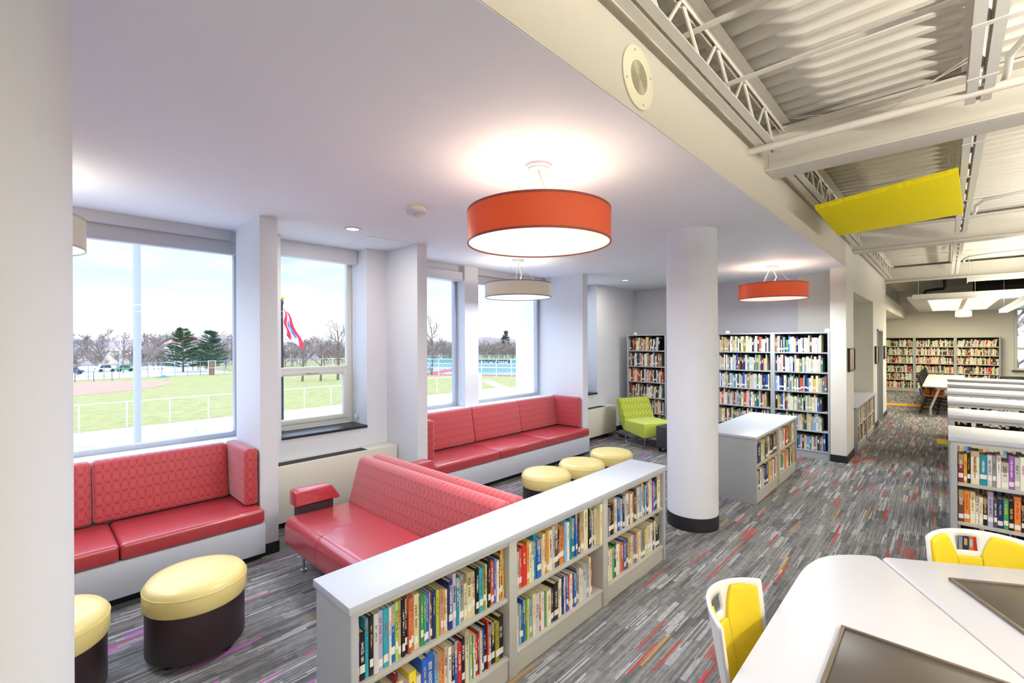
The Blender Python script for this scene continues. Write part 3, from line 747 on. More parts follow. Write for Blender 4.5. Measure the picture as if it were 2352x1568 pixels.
seqs = {
 (0, 1): ('P12:80 K24:68 Y16:84 K18:86 S22:86 V22:86 Y24:86 W12:86 B20:87 l14:88 T16:88 K16:87 K14:86 b16:84 O16:83 C22:85 C8:84 g16:80 g14:79 B16:78 V6:78 n14:77 N16:77 l16:77 O10:75 V14:74 A14:72 W16:68 N24:80 V20:90 t20:80 W8:73 G24:80 C18:62 C30:78 C22:76 K20:80 Y26:78 o20:75 C12:78 K18:84 P8:78 b22:78 B8:80 P8:66 W8:74 W10:75 k8:80 E6:84 R12:94 E6:92',
          {28: ("ENGINEERS' DREAMS", 'plabel', False, .56, .72), 29: ('Cystic Fibrosis', 'ink', False, .62, .66), 36: ('The New Alchemists', 'plabel', False, .66, .5), 1: ('A FURTHER LINE', 'plabel', False, .6, .4) and None}),
 (0, 0): ('E20:60 K14:62 B22:68 W22:84 K14:66 l8:50 C24:52 S30:74 M14:88 C22:74 V22:70 E34:78 W22:66 B28:88 B34:90 L18:84 T16:84 O20:80 W14:84 W18:82 K18:82 B18:84 R24:76 K18:80 C22:88 L8:78 E12:78 g6:74 W12:72 R14:72 M8:74 C10:76 B14:76 K20:80 R6:86 G24:72 K22:76 o24:72 K30:78',
          {13: ('Wind-Ca', 'plabel', False, .45, .62), 35: ('ATOMIC QUEST', 'plabel', False, .5, .5)}),
 (1, 1): ('C8:70 C8:70 S10:72 b12:76 R26:80 A12:84 C12:78 W12:78 t16:94 B22:78 C8:76 C12:84 T8:84 A16:88 W22:84 S14:90 n20:97 K10:76 O26:80 L14:86 W16:84 t16:92 t22:86 B12:94 C10:76 k10:78 T18:94 S12:80 C30:94 K10:86 N14:92 W6:84 D10:84 C14:84 C18:96',
          {14: ('MUSHNUD', 'brickink', False, .55, .62), ('in', 34): -.03}),
 (1, 0): ('C26:80 L12:78 D12:72 B12:82 g12:80 E10:78 L14:76 C16:84 S26:80 R8:72 W20:76 g14:72 C26:72 k18:70 K28:78 C16:74 W14:78 N14:80 W12:78 B14:78 R10:76 W16:76 A10:74 B16:74 k12:72 G14:80 W14:76 C14:70 S26:80 L16:76 C16:88 R8:70', {}),
 (2, 1): ('b10:72 O12:72 G10:70 K10:70 K16:72 T8:76 W20:84 B14:84 L12:78 T10:76 N12:84 S14:80 W20:82 M8:76 C14:78 T12:80 n10:80 k14:84 S14:86 C14:86 L14:84 A16:90 B10:82 L10:82 k16:88 C18:86 W18:90 P12:84 t10:78 N8:86 K12:92 C24:94',
          {12: ('AVIATRI', 'ink', False, .5, .62)}),
 (2, 0): ('C14:76 W12:76 C16:76 g10:78 D12:84 W20:76 T10:74 b18:72 B12:78 n12:74 T18:78 C14:78 G14:76 P10:78 E14:76 C14:76 G30:72 E18:70 S24:76 C14:78 k12:80 W10:78 K34:86', {}),
}
M['brickink'] = plain('brick_ink', 'a03a2e', .6)
M['yelink'] = plain('yellow_ink', 'e6d23c', .6)
seqs[(0, 0)][1][36] = ('VOLTAGE', 'yelink', False, .66, .6)
for (bay, sh), (sq, ti) in seqs.items():
    a, b = BAY[bay]
    tail = .10 if (bay, sh) in ((1, 0),) else .012
    fill(sq, (XF - .022, a + .003), (0, 1), b - a - .006, .130 + .0005 if sh == 0 else .4605, RZ, S_(('lower', 'upper')[sh], ('near', 'middle', 'far')[bay]),
         '%s shelf of the front bookcase, %s bay' % (('lower', 'upper')[sh], ('near', 'middle', 'far')[bay]), H=.300, tail=tail, titles={k: v for k, v in ti.items() if v is not None})

# ---- short bookcase behind the column
XA, XB = -2.205, -1.595; YA, YC = 5.785, 7.77; YM = 6.80
mc = thing('low_bookcase', 'short white topped double bookcase in front of the tall back bookcases', 'bookcase', (-1.9, 6.78, 0))
part('top', rbox(XA - .01, XB + .01, YA - .01, YC + .01, .757, .787), 'white', mc, bevel=.002)
for a, b in ((YA, YA + .03), (YC - .03, YC)): part('end_panel', rbox(XA, XB, a, b, 0, .757), 'casegrey', mc, bevel=.002)
part('divider', rbox(XA, XB, YM - .03, YM + .03, 0, .757), 'greymetal', mc, bevel=.002)
part('back_panel', rbox(-1.905, -1.895, YA + .03, YC - .03, .0, .757), 'casegrey', mc, smooth=False)
for a, b in ((YA + .032, YM - .032), (YM + .032, YC - .032)):
    for x0, x1, kx in ((-1.893, XB - .006, XB - .02), (XA + .006, -1.907, XA + .02)):
        part('shelf', rbox(x0, x1, a, b, .425, .447), 'greymetal', mc, bevel=.003)
        part('shelf', rbox(x0, x1, a, b, .105, .127), 'greymetal', mc, bevel=.003)
        part('kickboard', rbox(kx - .008, kx + .008, a, b, 0, .105), 'greymetal', mc, smooth=False)
W_ = lambda sh, bay: "short bookcase's %s %s-bay shelf" % (sh, bay)
for sh, bay, a, b, sq in ((1, 0, YA, YM, 'b14:76 O6:78 N28:78 C22:80 l8:82 T10:82 k18:84 S14:82 T14:82 K24:84 n34:84'), (0, 0, YA, YM, 'K16:78 S20:76 K16:78 W18:76 S14:76 K14:76 N14:78 N22:84 O10:80 E14:84 P10:84 V10:82 T12:82 W14:80 b12:84 C16:86'),
                           (1, 1, YM, YC, 'n10:74 C26:78 S16:78 C18:78 R14:74 O12:76 K16:74 o24:78 C18:84 W10:84'), (0, 1, YM, YC, 'R8:66 S16:74 p10:72 g20:74 C16:76 O16:80 C18:80 T14:80 N14:84 E14:84 D16:82 T22:84')):
    fill(sq, (XB - .02, a + .036), (0, 1), b - a - .075, (.1275, .4475)[sh], RZ, W_(('lower', 'upper')[sh], ('near', 'far')[bay]),
         '%s shelf of the short bookcase, %s bay' % (('lower', 'upper')[sh], ('near', 'far')[bay]), H=.30, rate=.6)

# ---- tall bookcases on the back wall
YF = 8.69
tb = [(-4.877, -4.02), (-3.955, -3.05), (-3.05, -2.14), (-2.14, -1.328)]
labs = ['tall grey bookcase behind the lime chair in the corner', 'tall grey bookcase hidden behind the round column', 'tall grey bookcase just right of the round column', 'tall grey bookcase next to the corridor partition']
LV = [.13, .445, .755, 1.068, 1.385, 1.705]
for (a, b), lb in zip(tb, labs):
    t = thing('tall_bookcase', lb, 'bookcase', ((a + b) / 2, YF + .3, 0), 0, 'tall bookcases on the back wall')
    part('side_panel', rbox(a, a + .032, YF, YF + .6, 0, 2.03), 'casegrey', t, bevel=.002)
    part('side_panel', rbox(b - .032, b, YF, YF + .6, 0, 2.03), 'casegrey', t, bevel=.002)
    part('back_panel', rbox(a + .032, b - .032, YF + .32, YF + .33, 0, 2.02), 'dark', t, smooth=False)
    part('top', rbox(a + .032, b - .032, YF, YF + .6, 2.005, 2.03), 'casegrey', t, bevel=.002)
    part('kickboard', rbox(a + .032, b - .032, YF + .01, YF + .03, 0, .108), 'casegrey', t, smooth=False)
    for z in LV:
        part('shelf', rbox(a + .033, b - .033, YF + .004, YF + .318, z - .022, z), 'casegrey', t, bevel=.002)
        if b > -3.1 or b < -4:
            g1 = 'CCCCCWWWWWTTTSSSSGGKkkNNBLLtbngoMV' if b > -3.1 else 'WWCCSSGKKknbRTO'
            mass.run((a + .036, YF + .03), (1, 0), b - a - .075 - (random.uniform(0, .08)), z + .0005, 0, .30, g1, hlo=.66, hhi=.92, lean=R(5) if random.random() < .2 else 0)
    part('sign_holder', MB().prism([(YF + .05, 2.03), (YF + .09, 2.03), (YF + .06, 2.08), (YF + .054, 2.08)], (a + b) / 2 + .33, (a + b) / 2 + .39, 'x') if b > -1.4 else MB().prism([(YF + .05, 2.03), (YF + .09, 2.03), (YF + .06, 2.075), (YF + .054, 2.075)], a + .14, a + .20, 'x'), 'plabel', t)

# ---- low bookcase in the corridor niche
nc = thing('low_bookcase', 'low bookcase with white top set into the corridor wall niche', 'bookcase', (-1.3, 10.9, 0))
part('top', rbox(-1.78, -1.07, 9.48, 12.28, .765, .79), 'white', nc, bevel=.002)
for yy in (9.66, 10.95, 12.23): part('upright', rbox(-1.55, -1.09, yy - .03, yy + .03, 0, .765), 'casegrey', nc, bevel=.002)
part('back_panel', rbox(-1.56, -1.55, 9.63, 12.26, 0, .765), 'casegrey', nc, smooth=False)
for z in (.12, .44):
    for a, b in ((9.692, 10.918), (10.982, 12.198)):
        part('shelf', rbox(-1.548, -1.095, a, b, z - .02, z), 'greymetal', nc, bevel=.002)
        mass.run((-1.105, a + .01), (0, 1), b - a - .02, z + .0005, RZ, .3, 'CCCTTWKNBbRoES', hlo=.7, hhi=.95, wmin=.03, wmax=.06)
for a, b in ((9.692, 10.918), (10.982, 12.198)): part('kickboard', rbox(-1.12, -1.105, a, b, 0, .1), 'greymetal', nc, smooth=False)

# ---- rows of shoulder-low double shelving on the right
def row(k, label, n=2):
    y0 = 4.93 + 1.42 * k; y1 = y0 + .62; x0, L = .02, 2.85
    r = thing('double_sided_shelving', label, 'bookcase', (x0 + L / 2, y0 + .31, 0), 0, 'double sided shelving rows')
    part('top', rbox(x0 - .01, x0 + L, y0 - .01, y1 + .01, 1.115, 1.15), 'white', r, bevel=.002)
    part('top_rail', rbox(x0 + .004, x0 + L, y0 + .002, y1 - .002, 1.085, 1.115), 'greymetal', r, smooth=False)
    for xx in (x0 + .02, x0 + L / 2, x0 + L - .03): part('upright', rbox(xx - .02, xx + .02, y0, y1, 0, 1.086), 'casegrey', r, bevel=.002)
    for z in (.20, .50, .80):
        for a, b in ((x0 + .042, x0 + L / 2 - .022), (x0 + L / 2 + .022, x0 + L - .052)):
            part('shelf', rbox(a, b, y0 + .004, y1 - .004, z - .024, z), 'greymetal', r, bevel=.003)
    part('kickboard', rbox(x0 + .04, x0 + L - .05, y0 + .02, y0 + .03, 0, .176), 'greymetal', r, smooth=False)
    for z in (.20, .50, .80):
        if k == 0:
            st = x0 + .044 if z < .3 else x0 + .50
        else: st = x0 + .044
        for a, b in ((st, x0 + L / 2 - .03), (x0 + L / 2 + .03, x0 + L - .06)):
            if z > .7 or k == 0: mass.run((a, y0 + .02), (1, 0), b - a, z + .0005, 0, .29, 'WWCCTLBNKPVRpgOS', hlo=.6, hhi=.86, gaps=.08, d0=.17)
            mass.run((b, y1 - .02), (-1, 0), b - a, z + .0005, math.pi, .29, 'WWCCTLBNKPVRpgOS', hlo=.6, hhi=.86, gaps=.1, d0=.17)
        if k == 0 and z < .6:
            pass
row(0, 'nearest row of low double sided shelving, behind the yellow chairs')
for k, w in enumerate(('second', 'third', 'fourth', 'fifth', 'sixth and farthest')): row(k + 1, '%s row of low double sided shelving from the front' % w)
y0 = 4.93
fill('M26:74 A16:76 K16:74 C40:86 t34:78 S22:80 G18:80 W20:82 W32:66 P24:84 S22:82 W28:84 P20:78 W22:80 S20:76', (.064, y0 + .02), (1, 0), .43, .8005, 0, "nearest shelving row's upper shelf", 'upper shelf of the nearest right-hand row', H=.29, d0=.17,
     titles={3: ('Watership Down', 'brickink', False, .52, .5)}, rate=1)
fill('n26:84 O28:82 C24:82 W16:72 C18:72 K20:70 V26:90 k16:72 N26:74 g22:74 K22:74 O30:86 K12:68 b18:74 K14:70 E14:70 P26:72', (.064, y0 + .02), (1, 0), .43, .5005, 0, "nearest shelving row's middle shelf", 'middle shelf of the nearest right-hand row', H=.29, d0=.17, rate=1)

# ---- bookcases on the far wall
fb = [(-2.65, -1.70), (-1.70, -.85), (-.85, .235), (.235, 1.333)]
fl_ = ['far wall bookcase half hidden behind the corridor wall end', 'far wall bookcase at the end of the aisle', 'far wall bookcase behind the long far table', 'far wall bookcase nearest the far window']
YL = 22.47
for (a, b), lb in zip(fb, fl_):
    t = thing('tall_bookcase', lb, 'bookcase', ((a + b) / 2, YL + .17, 0), 0, 'bookcases on the far wall')
    for x0 in (a, b - .04): part('side_panel', rbox(x0, x0 + .04, YL, YL + .34, 0, 2.0), 'casegrey', t, smooth=False)
    part('back_panel', rbox(a + .04, b - .04, YL + .31, YL + .33, 0, 1.98), 'dark', t, smooth=False)
    part('top', rbox(a + .04, b - .04, YL, YL + .34, 1.965, 2.0), 'greymetal', t, smooth=False)
    for z in (.12, .43, .72, 1.045, 1.352, 1.655):
        part('shelf', rbox(a + .04, b - .04, YL, YL + .308, z - .03, z), 'greymetal', t, smooth=False)
        mass.run((a + .045, YL + .02), (1, 0), b - a - .09, z + .0005, 0, .28, 'CCCCCCTTTWWWSSGknbRMoKD', hlo=.68, hhi=.92, wmin=.02, wmax=.045, lean=R(8) if random.random() < .15 else 0)
    part('kickboard', rbox(a + .04, b - .04, YL + .01, YL + .03, 0, .09), 'greymetal', t, smooth=False)
mass.done('shelved_books', 'books on the tall back wall, niche, far wall and rear row shelving', 'books on the farther shelves')

# ============================================================ HALL CEILING
ZD = 3.73
def deck(y0, y1, name):
    m = MB(); p = .155; prof = []; y = y0
    while y < y1:
        prof += [(y, ZD), (y + .045, ZD), (y + .07, ZD + .07), (y + .13, ZD + .07)]; y += p
    prof.append((y, ZD)); n = len(prof)
    for x in (-1.42, 7.0): m.v += [(x, a, b) for a, b in prof]
    m.f += [(i, i + 1, n + i + 1, n + i) for i in range(n - 1)]
    o = len(m.v); struct(name, m, 'deck', smooth=False)
deck(-3, 22.9, 'ceiling_deck')
struct('roof', rbox(-5.6, 7.2, -3.2, 23.1, 3.95, 4.2), 'deck', smooth=False)
struct('wall_upper', rbox(-1.5, -1.36, -3, 23, 3.3, 3.95), 'wall', smooth=False)
def ibeam(y, label, zf=3.335):
    b = thing('steel_beam', label, 'beam', (2.9, y + .135, zf), 0, 'white steel roof beams')
    part('bottom_flange', rbox(XW + .002, 6.99, y, y + .27, zf, zf + .02), 'steel', b, bevel=.003)
    part('web', rbox(XW + .002, 6.99, y + .12, y + .15, zf + .02, 3.68), 'steel', b, smooth=False)
    part('top_flange', rbox(XW + .002, 6.99, y, y + .27, 3.66, 3.68), 'steel', b, smooth=False)
YB = (4.335, 9.33, 14.83)
for y, l in zip(YB, ('nearest white steel beam crossing above the yellow acoustic panel', 'second white steel beam, behind the yellow acoustic panel', 'third white steel beam, before the white ceiling cloud')): ibeam(y, l)
def joist(x, y0, y1, label, n):
    j = thing('bar_joist', label, 'joist', (x, (y0 + y1) / 2, 3.4), 0, 'white open web roof joists')
    zt, zb = 3.70, 3.40
    part('top_chord', MB().box(x - .07, x - .01, y0, y1, zt - .006, zt).box(x + .01, x + .07, y0, y1, zt - .006, zt).box(x - .016, x - .01, y0, y1, zt - .05, zt - .006).box(x + .01, x + .016, y0, y1, zt - .05, zt - .006), 'steel', j, smooth=False)
    a, b = y0 + .25, y1 - .25
    part('bottom_chord', MB().box(x - .06, x - .01, a, b, zb, zb + .006).box(x + .01, x + .06, a, b, zb, zb + .006).box(x - .016, x - .01, a, b, zb + .006, zb + .045).box(x + .01, x + .016, a, b, zb + .006, zb + .045), 'steel', j, smooth=False)
    w = (b - a) / n
    for k in range(n):
        p = a + k * w
        part('web_bar', MB().tube([(x, p, zb + .02), (x, p + w * .42, zt - .02)], .011, 8), 'steel', j)
        part('web_bar', MB().tube([(x, p + w * .42, zt - .02), (x, p + w, zb + .02)], .011, 8), 'steel', j)
spans = ((-.6, 4.40), (4.54, 9.40), (9.54, 14.9))
for i, (a, b) in enumerate(spans):
    w = ('in the nearest roof bay', 'in the second roof bay, by the yellow panel', 'in the third roof bay')[i]
    joist(-1.0, a, b, 'open web joist along the soffit wall ' + w, 9)
    joist(.15, a, b, 'open web joist over the right shelving ' + w, 9)
    joist(1.45, a, b, 'open web joist near the right edge ' + w, 9)
# bridging bars and the deck seams that run across the bays
for y, z, lb in ((2.55, 3.62, 'thin bridging bar across the first roof bay, crossing the joist high'), (2.95, 3.47, 'thin bridging bar across the first roof bay, crossing the joist low'), (6.5, 3.62, 'thin bridging bar above the yellow acoustic panel'), (7.3, 3.47, 'lower bridging bar above the yellow acoustic panel'), (12.0, 3.55, 'thin bridging bar in the third roof bay')):
    tag(link('bridging_bar', rbox(-1.08, 6.9, y, y + .045, z, z + .006), 'steel', (2.9, y, z), smooth=False), lb, 'roof bar', 'bridging bars')
tag(link('sprinkler_pipe', MB().tube([(XW + .001, 3.88, 3.365), (6.9, 3.88, 3.365)], .026, 14), 'steel', (2.9, 3.88, 3.365)), 'white painted pipe running along the near side of the nearest beam', 'pipe')
cb = MB(); cb.tube([(-.98, 4.2, 3.69), (-.6, 4.24, 3.60), (-.2, 4.18, 3.58), (.12, 4.1, 3.66)], .004, 5); cb.tube([(-.95, 4.16, 3.68), (-.3, 4.2, 3.52), (.12, 4.06, 3.67)], .003, 5)
tag(link('hanging_wire', cb, 'steel', (-.4, 4.2, 3.6)), 'thin slack white wires drooping beside the nearest beam', 'wire')
def conduit(x, y, lb):
    c = MB(); c.tube([(x + .05, y + .3, 3.42), (x + .06, y + .12, 3.425), (x + .055, y - .1, 3.43), (x + .12, y - .28, 3.45), (x + .35, y - .33, 3.46), (x + .9, y - .3, 3.48), (x + 1.6, y - .2, 3.5)], .018, 10)
    tag(link('flexible_conduit', c, 'framew', (x, y, 3.4)), lb, 'conduit', 'flexible conduits')
conduit(.2, 3.75, 'curling white flexible conduit on the joist in the nearest roof bay')
conduit(.2, 7.6, 'curling white flexible conduit on the joist in the second roof bay')
conduit(.2, 12.4, 'curling white flexible conduit on the joist in the third roof bay')
# strut channels clamped under the middle joist
for y0, y1, lb in ((1.0, 3.84, 'white slotted strut channel under the joist in the nearest roof bay'), (4.62, 8.9, 'white slotted strut channel under the joist in the second roof bay')):
    u = thing('strut_channel', lb, 'strut channel', (.15, y0, 3.36), 0, 'slotted strut channels')
    part('channel', rbox(.095, .14, y0, y1, 3.355, 3.395).box(.165, .21, y0, y1, 3.355, 3.395), 'framew', u, smooth=False)
    for k in range(5):
        y = y0 + .2 + (y1 - y0 - .4) * k / 4; part('clamp', rbox(.09, .215, y, y + .03, 3.35, 3.356), 'steel', u, smooth=False)

# yellow acoustic panel, tilted, hung on wires
Q = [Vector(p) for p in ((-.911, 5.21, 3.15), (-.943, 6.727, 3.15), (.144, 7.042, 3.27), (.080, 5.261, 3.27))]
nrm = Vector((-.1, 0, 1)).normalized() * .045
ap = thing('acoustic_panel', 'tilted yellow felt acoustic panel hanging under the roof joists', 'acoustic panel', (-.45, 6.6, 3.33))
mb = MB(); mb.add([*Q, *[q_ + nrm for q_ in Q]], [(0, 1, 2, 3), (7, 6, 5, 4), (0, 4, 5, 1), (1, 5, 6, 2), (2, 6, 7, 3), (3, 7, 4, 0)])
part('felt_board', mb, 'yacou', ap, bevel=.006)
for q_ in Q:
    c = (Q[0] + Q[2]) / 2; e = q_ + (c - q_) * .12 + nrm
    part('hanging_wire', MB().tube([tuple(e), (e.x, e.y, 3.70)], .002, 5), 'chrome', ap)

# round speaker grille on the soffit
sp_ = thing('wall_speaker', 'round cream speaker grille on the soffit above the reading bays', 'speaker', (XW, 2.113, 3.214))
def disc(r0, r1, x0, x1, n=48):
    m = MB(); m.lathe([(r0, x0), (r1, x0), (r1, x1), (r0, x1)], n=n, close=True) if r0 > 0 else m.lathe([(0, x0), (r1, x0), (r1, x1), (0, x1)], n=n)
    m.v = [(XW + z, 2.113 + x, 3.214 + y) for x, y, z in m.v]; return m
part('plate', disc(0, .153, .001, .009), 'cream', sp_, bevel=.002)
gm = MB()
for k in range(11):
    d_ = disc(.006 + .0072 * k, .0095 + .0072 * k, .0095, .0115, 36); gm.add(d_.v, d_.f)
part('grille', gm, plain('grille_slots', 'a9a489'), sp_)
for a in (20, 110, 200, 290):
    d_ = disc(0, .006, .009, .011, 10); d_.v = [(x, y + .128 * math.cos(R(a)), z + .128 * math.sin(R(a))) for x, y, z in d_.v]
    part('screw', d_, 'galv', sp_)

# pictures and outlets on the corridor wall
def picture(y0, y1, z0, z1, lb):
    p = thing('framed_picture', lb, 'picture', (XW, (y0 + y1) / 2, z0), 0, 'framed pictures on the corridor wall')
    part('frame', rbox(XW + .001, XW + .035, y0, y0 + .02, z0, z1).box(XW + .001, XW + .035, y1 - .02, y1, z0, z1).box(XW + .001, XW + .035, y0 + .02, y1 - .02, z0, z0 + .02).box(XW + .001, XW + .035, y0 + .02, y1 - .02, z1 - .02, z1), 'picf', p, smooth=False)
    part('print', rbox(XW + .002, XW + .02, y0 + .02, y1 - .02, z0 + .02, z1 - .02), M['print'], p, smooth=False)
s = NT('patchwork_print'); vn = s.n('ShaderNodeTexVoronoi'); vn.inputs['Scale'].default_value = 9; s.l(s.obj(), vn.inputs['Vector'])
M['print'] = s.done(s.bsdf(s.mix(.55, vn.outputs['Color'], lin('b59a72')), .5))
picture(8.80, 9.37, 1.405, 1.77, 'framed picture on the partition end by the tall bookcases')
picture(12.54, 13.03, 1.39, 1.765, 'framed picture between the niche and the grey doorway')
picture(14.43, 15.05, 1.44, 1.75, 'framed picture at the far end of the corridor wall')
for y, lb in ((8.98, 'dark wall outlet below the nearest framed picture'), (14.62, 'dark wall outlet beyond the grey doorway')):
    tag(link('wall_outlet', rbox(XW + .001, XW + .006, y, y + .075, .40, .515), 'cream', (XW, y, .45), bevel=.002), lb, 'outlet')
    
# linear pendant lamps of the hall
def linear(x, y0, y1, z, lb, power, upk=1.5):
    L = thing('linear_pendant_lamp', lb, 'pendant lamp', (x, (y0 + y1) / 2, z), 0, 'linear pendant lamps of the hall')
    part('housing', rbox(x - .06, x + .06, y0, y1, z, z + .07).box(x - .065, x - .06, y0, y1, z - .012, z + .07).box(x + .06, x + .065, y0, y1, z - .012, z + .07), 'framew', L, smooth=False)
    part('lens', rbox(x - .058, x + .058, y0 + .01, y1 - .01, z - .008, z - .001), 'led', L, smooth=False)
    for y in (y0 + .3, y1 - .3):
        part('suspension_wire', MB().tube([(x, y, z + .07), (x, y, 3.71)], .004, 6), 'chrome', L)
        part('mounting_plate', rbox(x - .09, x + .09, y - .06, y + .06, 3.69, 3.72), 'framew', L, bevel=.01)
    for up_, e in ((False, .42), (True, upk)):
        ld = D.lights.new('linear_beam', 'AREA'); ld.shape = 'RECTANGLE'; ld.size = .11; ld.size_y = y1 - y0 - .1; ld.energy = power * e; ld.color = (1, .94, .80)
        lo = D.objects.new('linear_beam', ld); COL.objects.link(lo); lo.parent = L; lo.location = (0, 0, .075 if up_ else -.014)
        if up_: lo.rotation_euler = (math.pi, 0, 0)
LP = 185
linear(1.0, 11.2, 16.2, 2.55, 'lit linear pendant lamp at the right edge over the shelving', LP, .45)
linear(1.9, -1.5, 3.2, 2.75, 'linear pendant lamp over the yellow chair table', LP, 3.0)
linear(1.9, 4.6, 9.2, 2.75, 'linear pendant lamp over the near shelving rows', LP, .7)
linear(4.6, -1.5, 3.6, 2.75, 'linear pendant lamp on the far side near the front wall', LP, 2.6)
linear(4.6, 5.0, 10.0, 2.75, 'linear pendant lamp on the far side of the shelving', LP, .9)
linear(4.6, 11.5, 16.5, 2.75, 'linear pendant lamp on the far side of the long table', LP, .7)
# white ceiling cloud with two lit troffers
cl_ = thing('ceiling_cloud', 'white suspended ceiling cloud with lit troffers near the far wall', 'ceiling panel', (.9, 18.6, 2.9))
part('panel', rbox(-.70, 2.9, 14.95, 22.35, 2.9, 2.96), 'white', cl_, bevel=.004)
part('edge_trim', rbox(-.6, 2.9, 14.93, 14.95, 2.90, 3.0), 'steel', cl_, smooth=False)
for x0, x1 in ((-.36, .32), (.36, .98)):
    f = part('troffer', rbox(x0, x1, 15.6, 21.6, 2.893, 2.9), 'framew', cl_, smooth=False)
    part('troffer_lens', rbox(x0 + .03, x1 - .03, 15.7, 21.5, 2.888, 2.893), 'ledw', cl_, f, smooth=False)
for x in (-.5, .5):
    part('hanger', MB().tube([(x, 15.3, 2.96), (x, 15.3, 3.72)], .006, 6), 'steel', cl_)
for yy in (16.8, 20.2):
    ld = D.lights.new('troffer_beam', 'AREA'); ld.shape = 'RECTANGLE'; ld.size = 1.2; ld.size_y = 2.4; ld.energy = 130; ld.color = (1, .92, .66)
    lo = D.objects.new('troffer_beam', ld); COL.objects.link(lo); lo.parent = cl_; lo.location = (-.55, yy - 18.6, -.02)
pj = thing('ceiling_pod', 'white rounded cylinder hanging from the ceiling cloud by the far wall', 'ceiling fixture', (.42, 21.6, 2.9))
part('body', MB().lathe([(0, 2.62), (.17, 2.63), (.2, 2.66), (.2, 2.84), (.19, 2.888), (0, 2.888)], .42, 21.3, 36), 'framew', pj)
part('mount', rbox(.1, .74, 21.05, 21.55, 2.868, 2.887), 'framew', pj, smooth=False)
sc_ = thing('projector_screen_housing', 'long white projector screen housing hung below the third beam', 'screen housing', (1.1, 13.75, 3.13))
part('casing', rbox(.34, 2.2, 13.70, 13.82, 3.13, 3.21), 'framew', sc_, bevel=.006)
part('end_cap', rbox(.325, .34, 13.69, 13.83, 3.10, 3.215), 'steel', sc_, bevel=.004)
part('hanger', MB().tube([(.36, 13.76, 3.21), (.36, 13.76, 3.71)], .006, 6), 'steel', sc_)
dk = thing('air_duct', 'dark round air duct above the white ceiling cloud', 'duct', (1.8, 18, 3.3))
m = MB(); m.lathe([(.23, 0), (.25, 0), (.25, 3.0), (.23, 3.0)], n=36, close=True); m.v = [(.55 + z, 18 + x, 3.30 + y) for x, y, z in m.v]
part('body', m, 'duct', dk)
bp = MB(); bp.tube([(-.42, 17.0, 2.97), (-.42, 17.0, 3.2), (-.40, 17.0, 3.24), (-.2, 17, 3.27), (-.05, 17, 3.27), (-.02, 17, 3.31), (-.02, 17, 3.72)], .035, 10)
tag(link('drain_pipe', bp, 'black', (-.2, 17, 3.3)), 'black elbowed drain pipe above the white ceiling cloud', 'pipe')

# ============================================================ TABLES AND CHAIRS IN FRONT
ZT = .74
t1 = thing('work_table', 'white wedge shaped work table at the bottom right, left of the seam', 'table', (-.2, 1.9, 0), 0, 'white wedge tables')
def arc(cx, cy_, r, a0, a1, n=10): return [(cx + r * math.cos(R(a0 + (a1 - a0) * i / n)), cy_ + r * math.sin(R(a0 + (a1 - a0) * i / n))) for i in range(n + 1)]
sd_ = Vector((.5, -.866)); tip = Vector((-.268, 3.14))
e1 = tip + sd_ * 1.35
out1 = [(-.535, 2.60), (-.533, 2.68), (-.528, 2.76), (-.516, 2.83), (-.497, 2.905), (-.468, 2.968), (-.425, 3.025), (-.375, 3.073), (-.33, 3.108), (-.300, 3.128), (-.280, 3.134), (-.268, 3.128), tuple(e1), (.41, 1.15), (-.535, 1.15)]
part('tabletop', MB().prism(out1, ZT - .028, ZT), 'table', t1, bevel=.004)
def lid(root, c, ang, w, d):
    """monitor lid set flush in the top, with a raised rim; c is its back corner"""
    ca, sa = math.cos(ang), math.sin(ang)
    def mv(m): m.v = [(c[0] + x * ca - y * sa, c[1] + x * sa + y * ca, z) for x, y, z in m.v]; return m
    L = part('monitor_lid', mv(rbox(.008, w - .008, -d, -.008, ZT + .0005, ZT + .008)), 'lid', root, bevel=.002)
    part('lid_rim', mv(MB().box(0, w, -.014, 0, ZT, ZT + .014).box(0, .014, -d, -.014, ZT, ZT + .014).box(w - .014, w, -d, -.014, ZT, ZT + .014)), 'lidedge', root, L, bevel=.003)
lid(t1, (-.312, 2.262), 0, .50, .45)
def tleg(root, pts):
    for x, y in pts:
        q_ = part('leg', MB().cyl(x, y, .012, ZT - .028, .028, 18), 'greymetal', root)
        part('foot', MB().cyl(x, y, 0, .012, .034, 18), 'black', root, q_)
tleg(t1, [(-.44, 1.25), (.3, 1.25), (-.38, 2.75)])
t2 = thing('work_table', 'white wedge shaped work table at the right edge, beyond the seam', 'table', (.6, 2.9, 0), 0, 'white wedge tables')
ed = Vector((.866, .5)); p0 = tip + Vector((.004, .003)); n2 = Vector((.866, .5))
A2 = p0; B2 = p0 + ed * 1.45
e2 = e1 + n2 * .004
out2 = [tuple(p0 + sd_ * .04), tuple(p0 + ed * .03), tuple(B2), tuple(B2 + sd_ * .95), tuple(e2 + ed * .95 + sd_ * -.02), tuple(e2)]
out2 = [tuple(p0 + sd_ * .03), tuple(p0 + ed * .03), tuple(B2), tuple(B2 + sd_ * 1.35), tuple(e2)]
part('tabletop', MB().prism(out2, ZT - .028, ZT), 'table', t2, bevel=.004)
lid(t2, (.003, 3.061), R(30), .50, .45)
tleg(t2, [tuple(p0 + ed * .25 + sd_ * .22), tuple(B2 + sd_ * .2 - ed * .1), tuple(B2 + sd_ * 1.2 - ed * .1)])

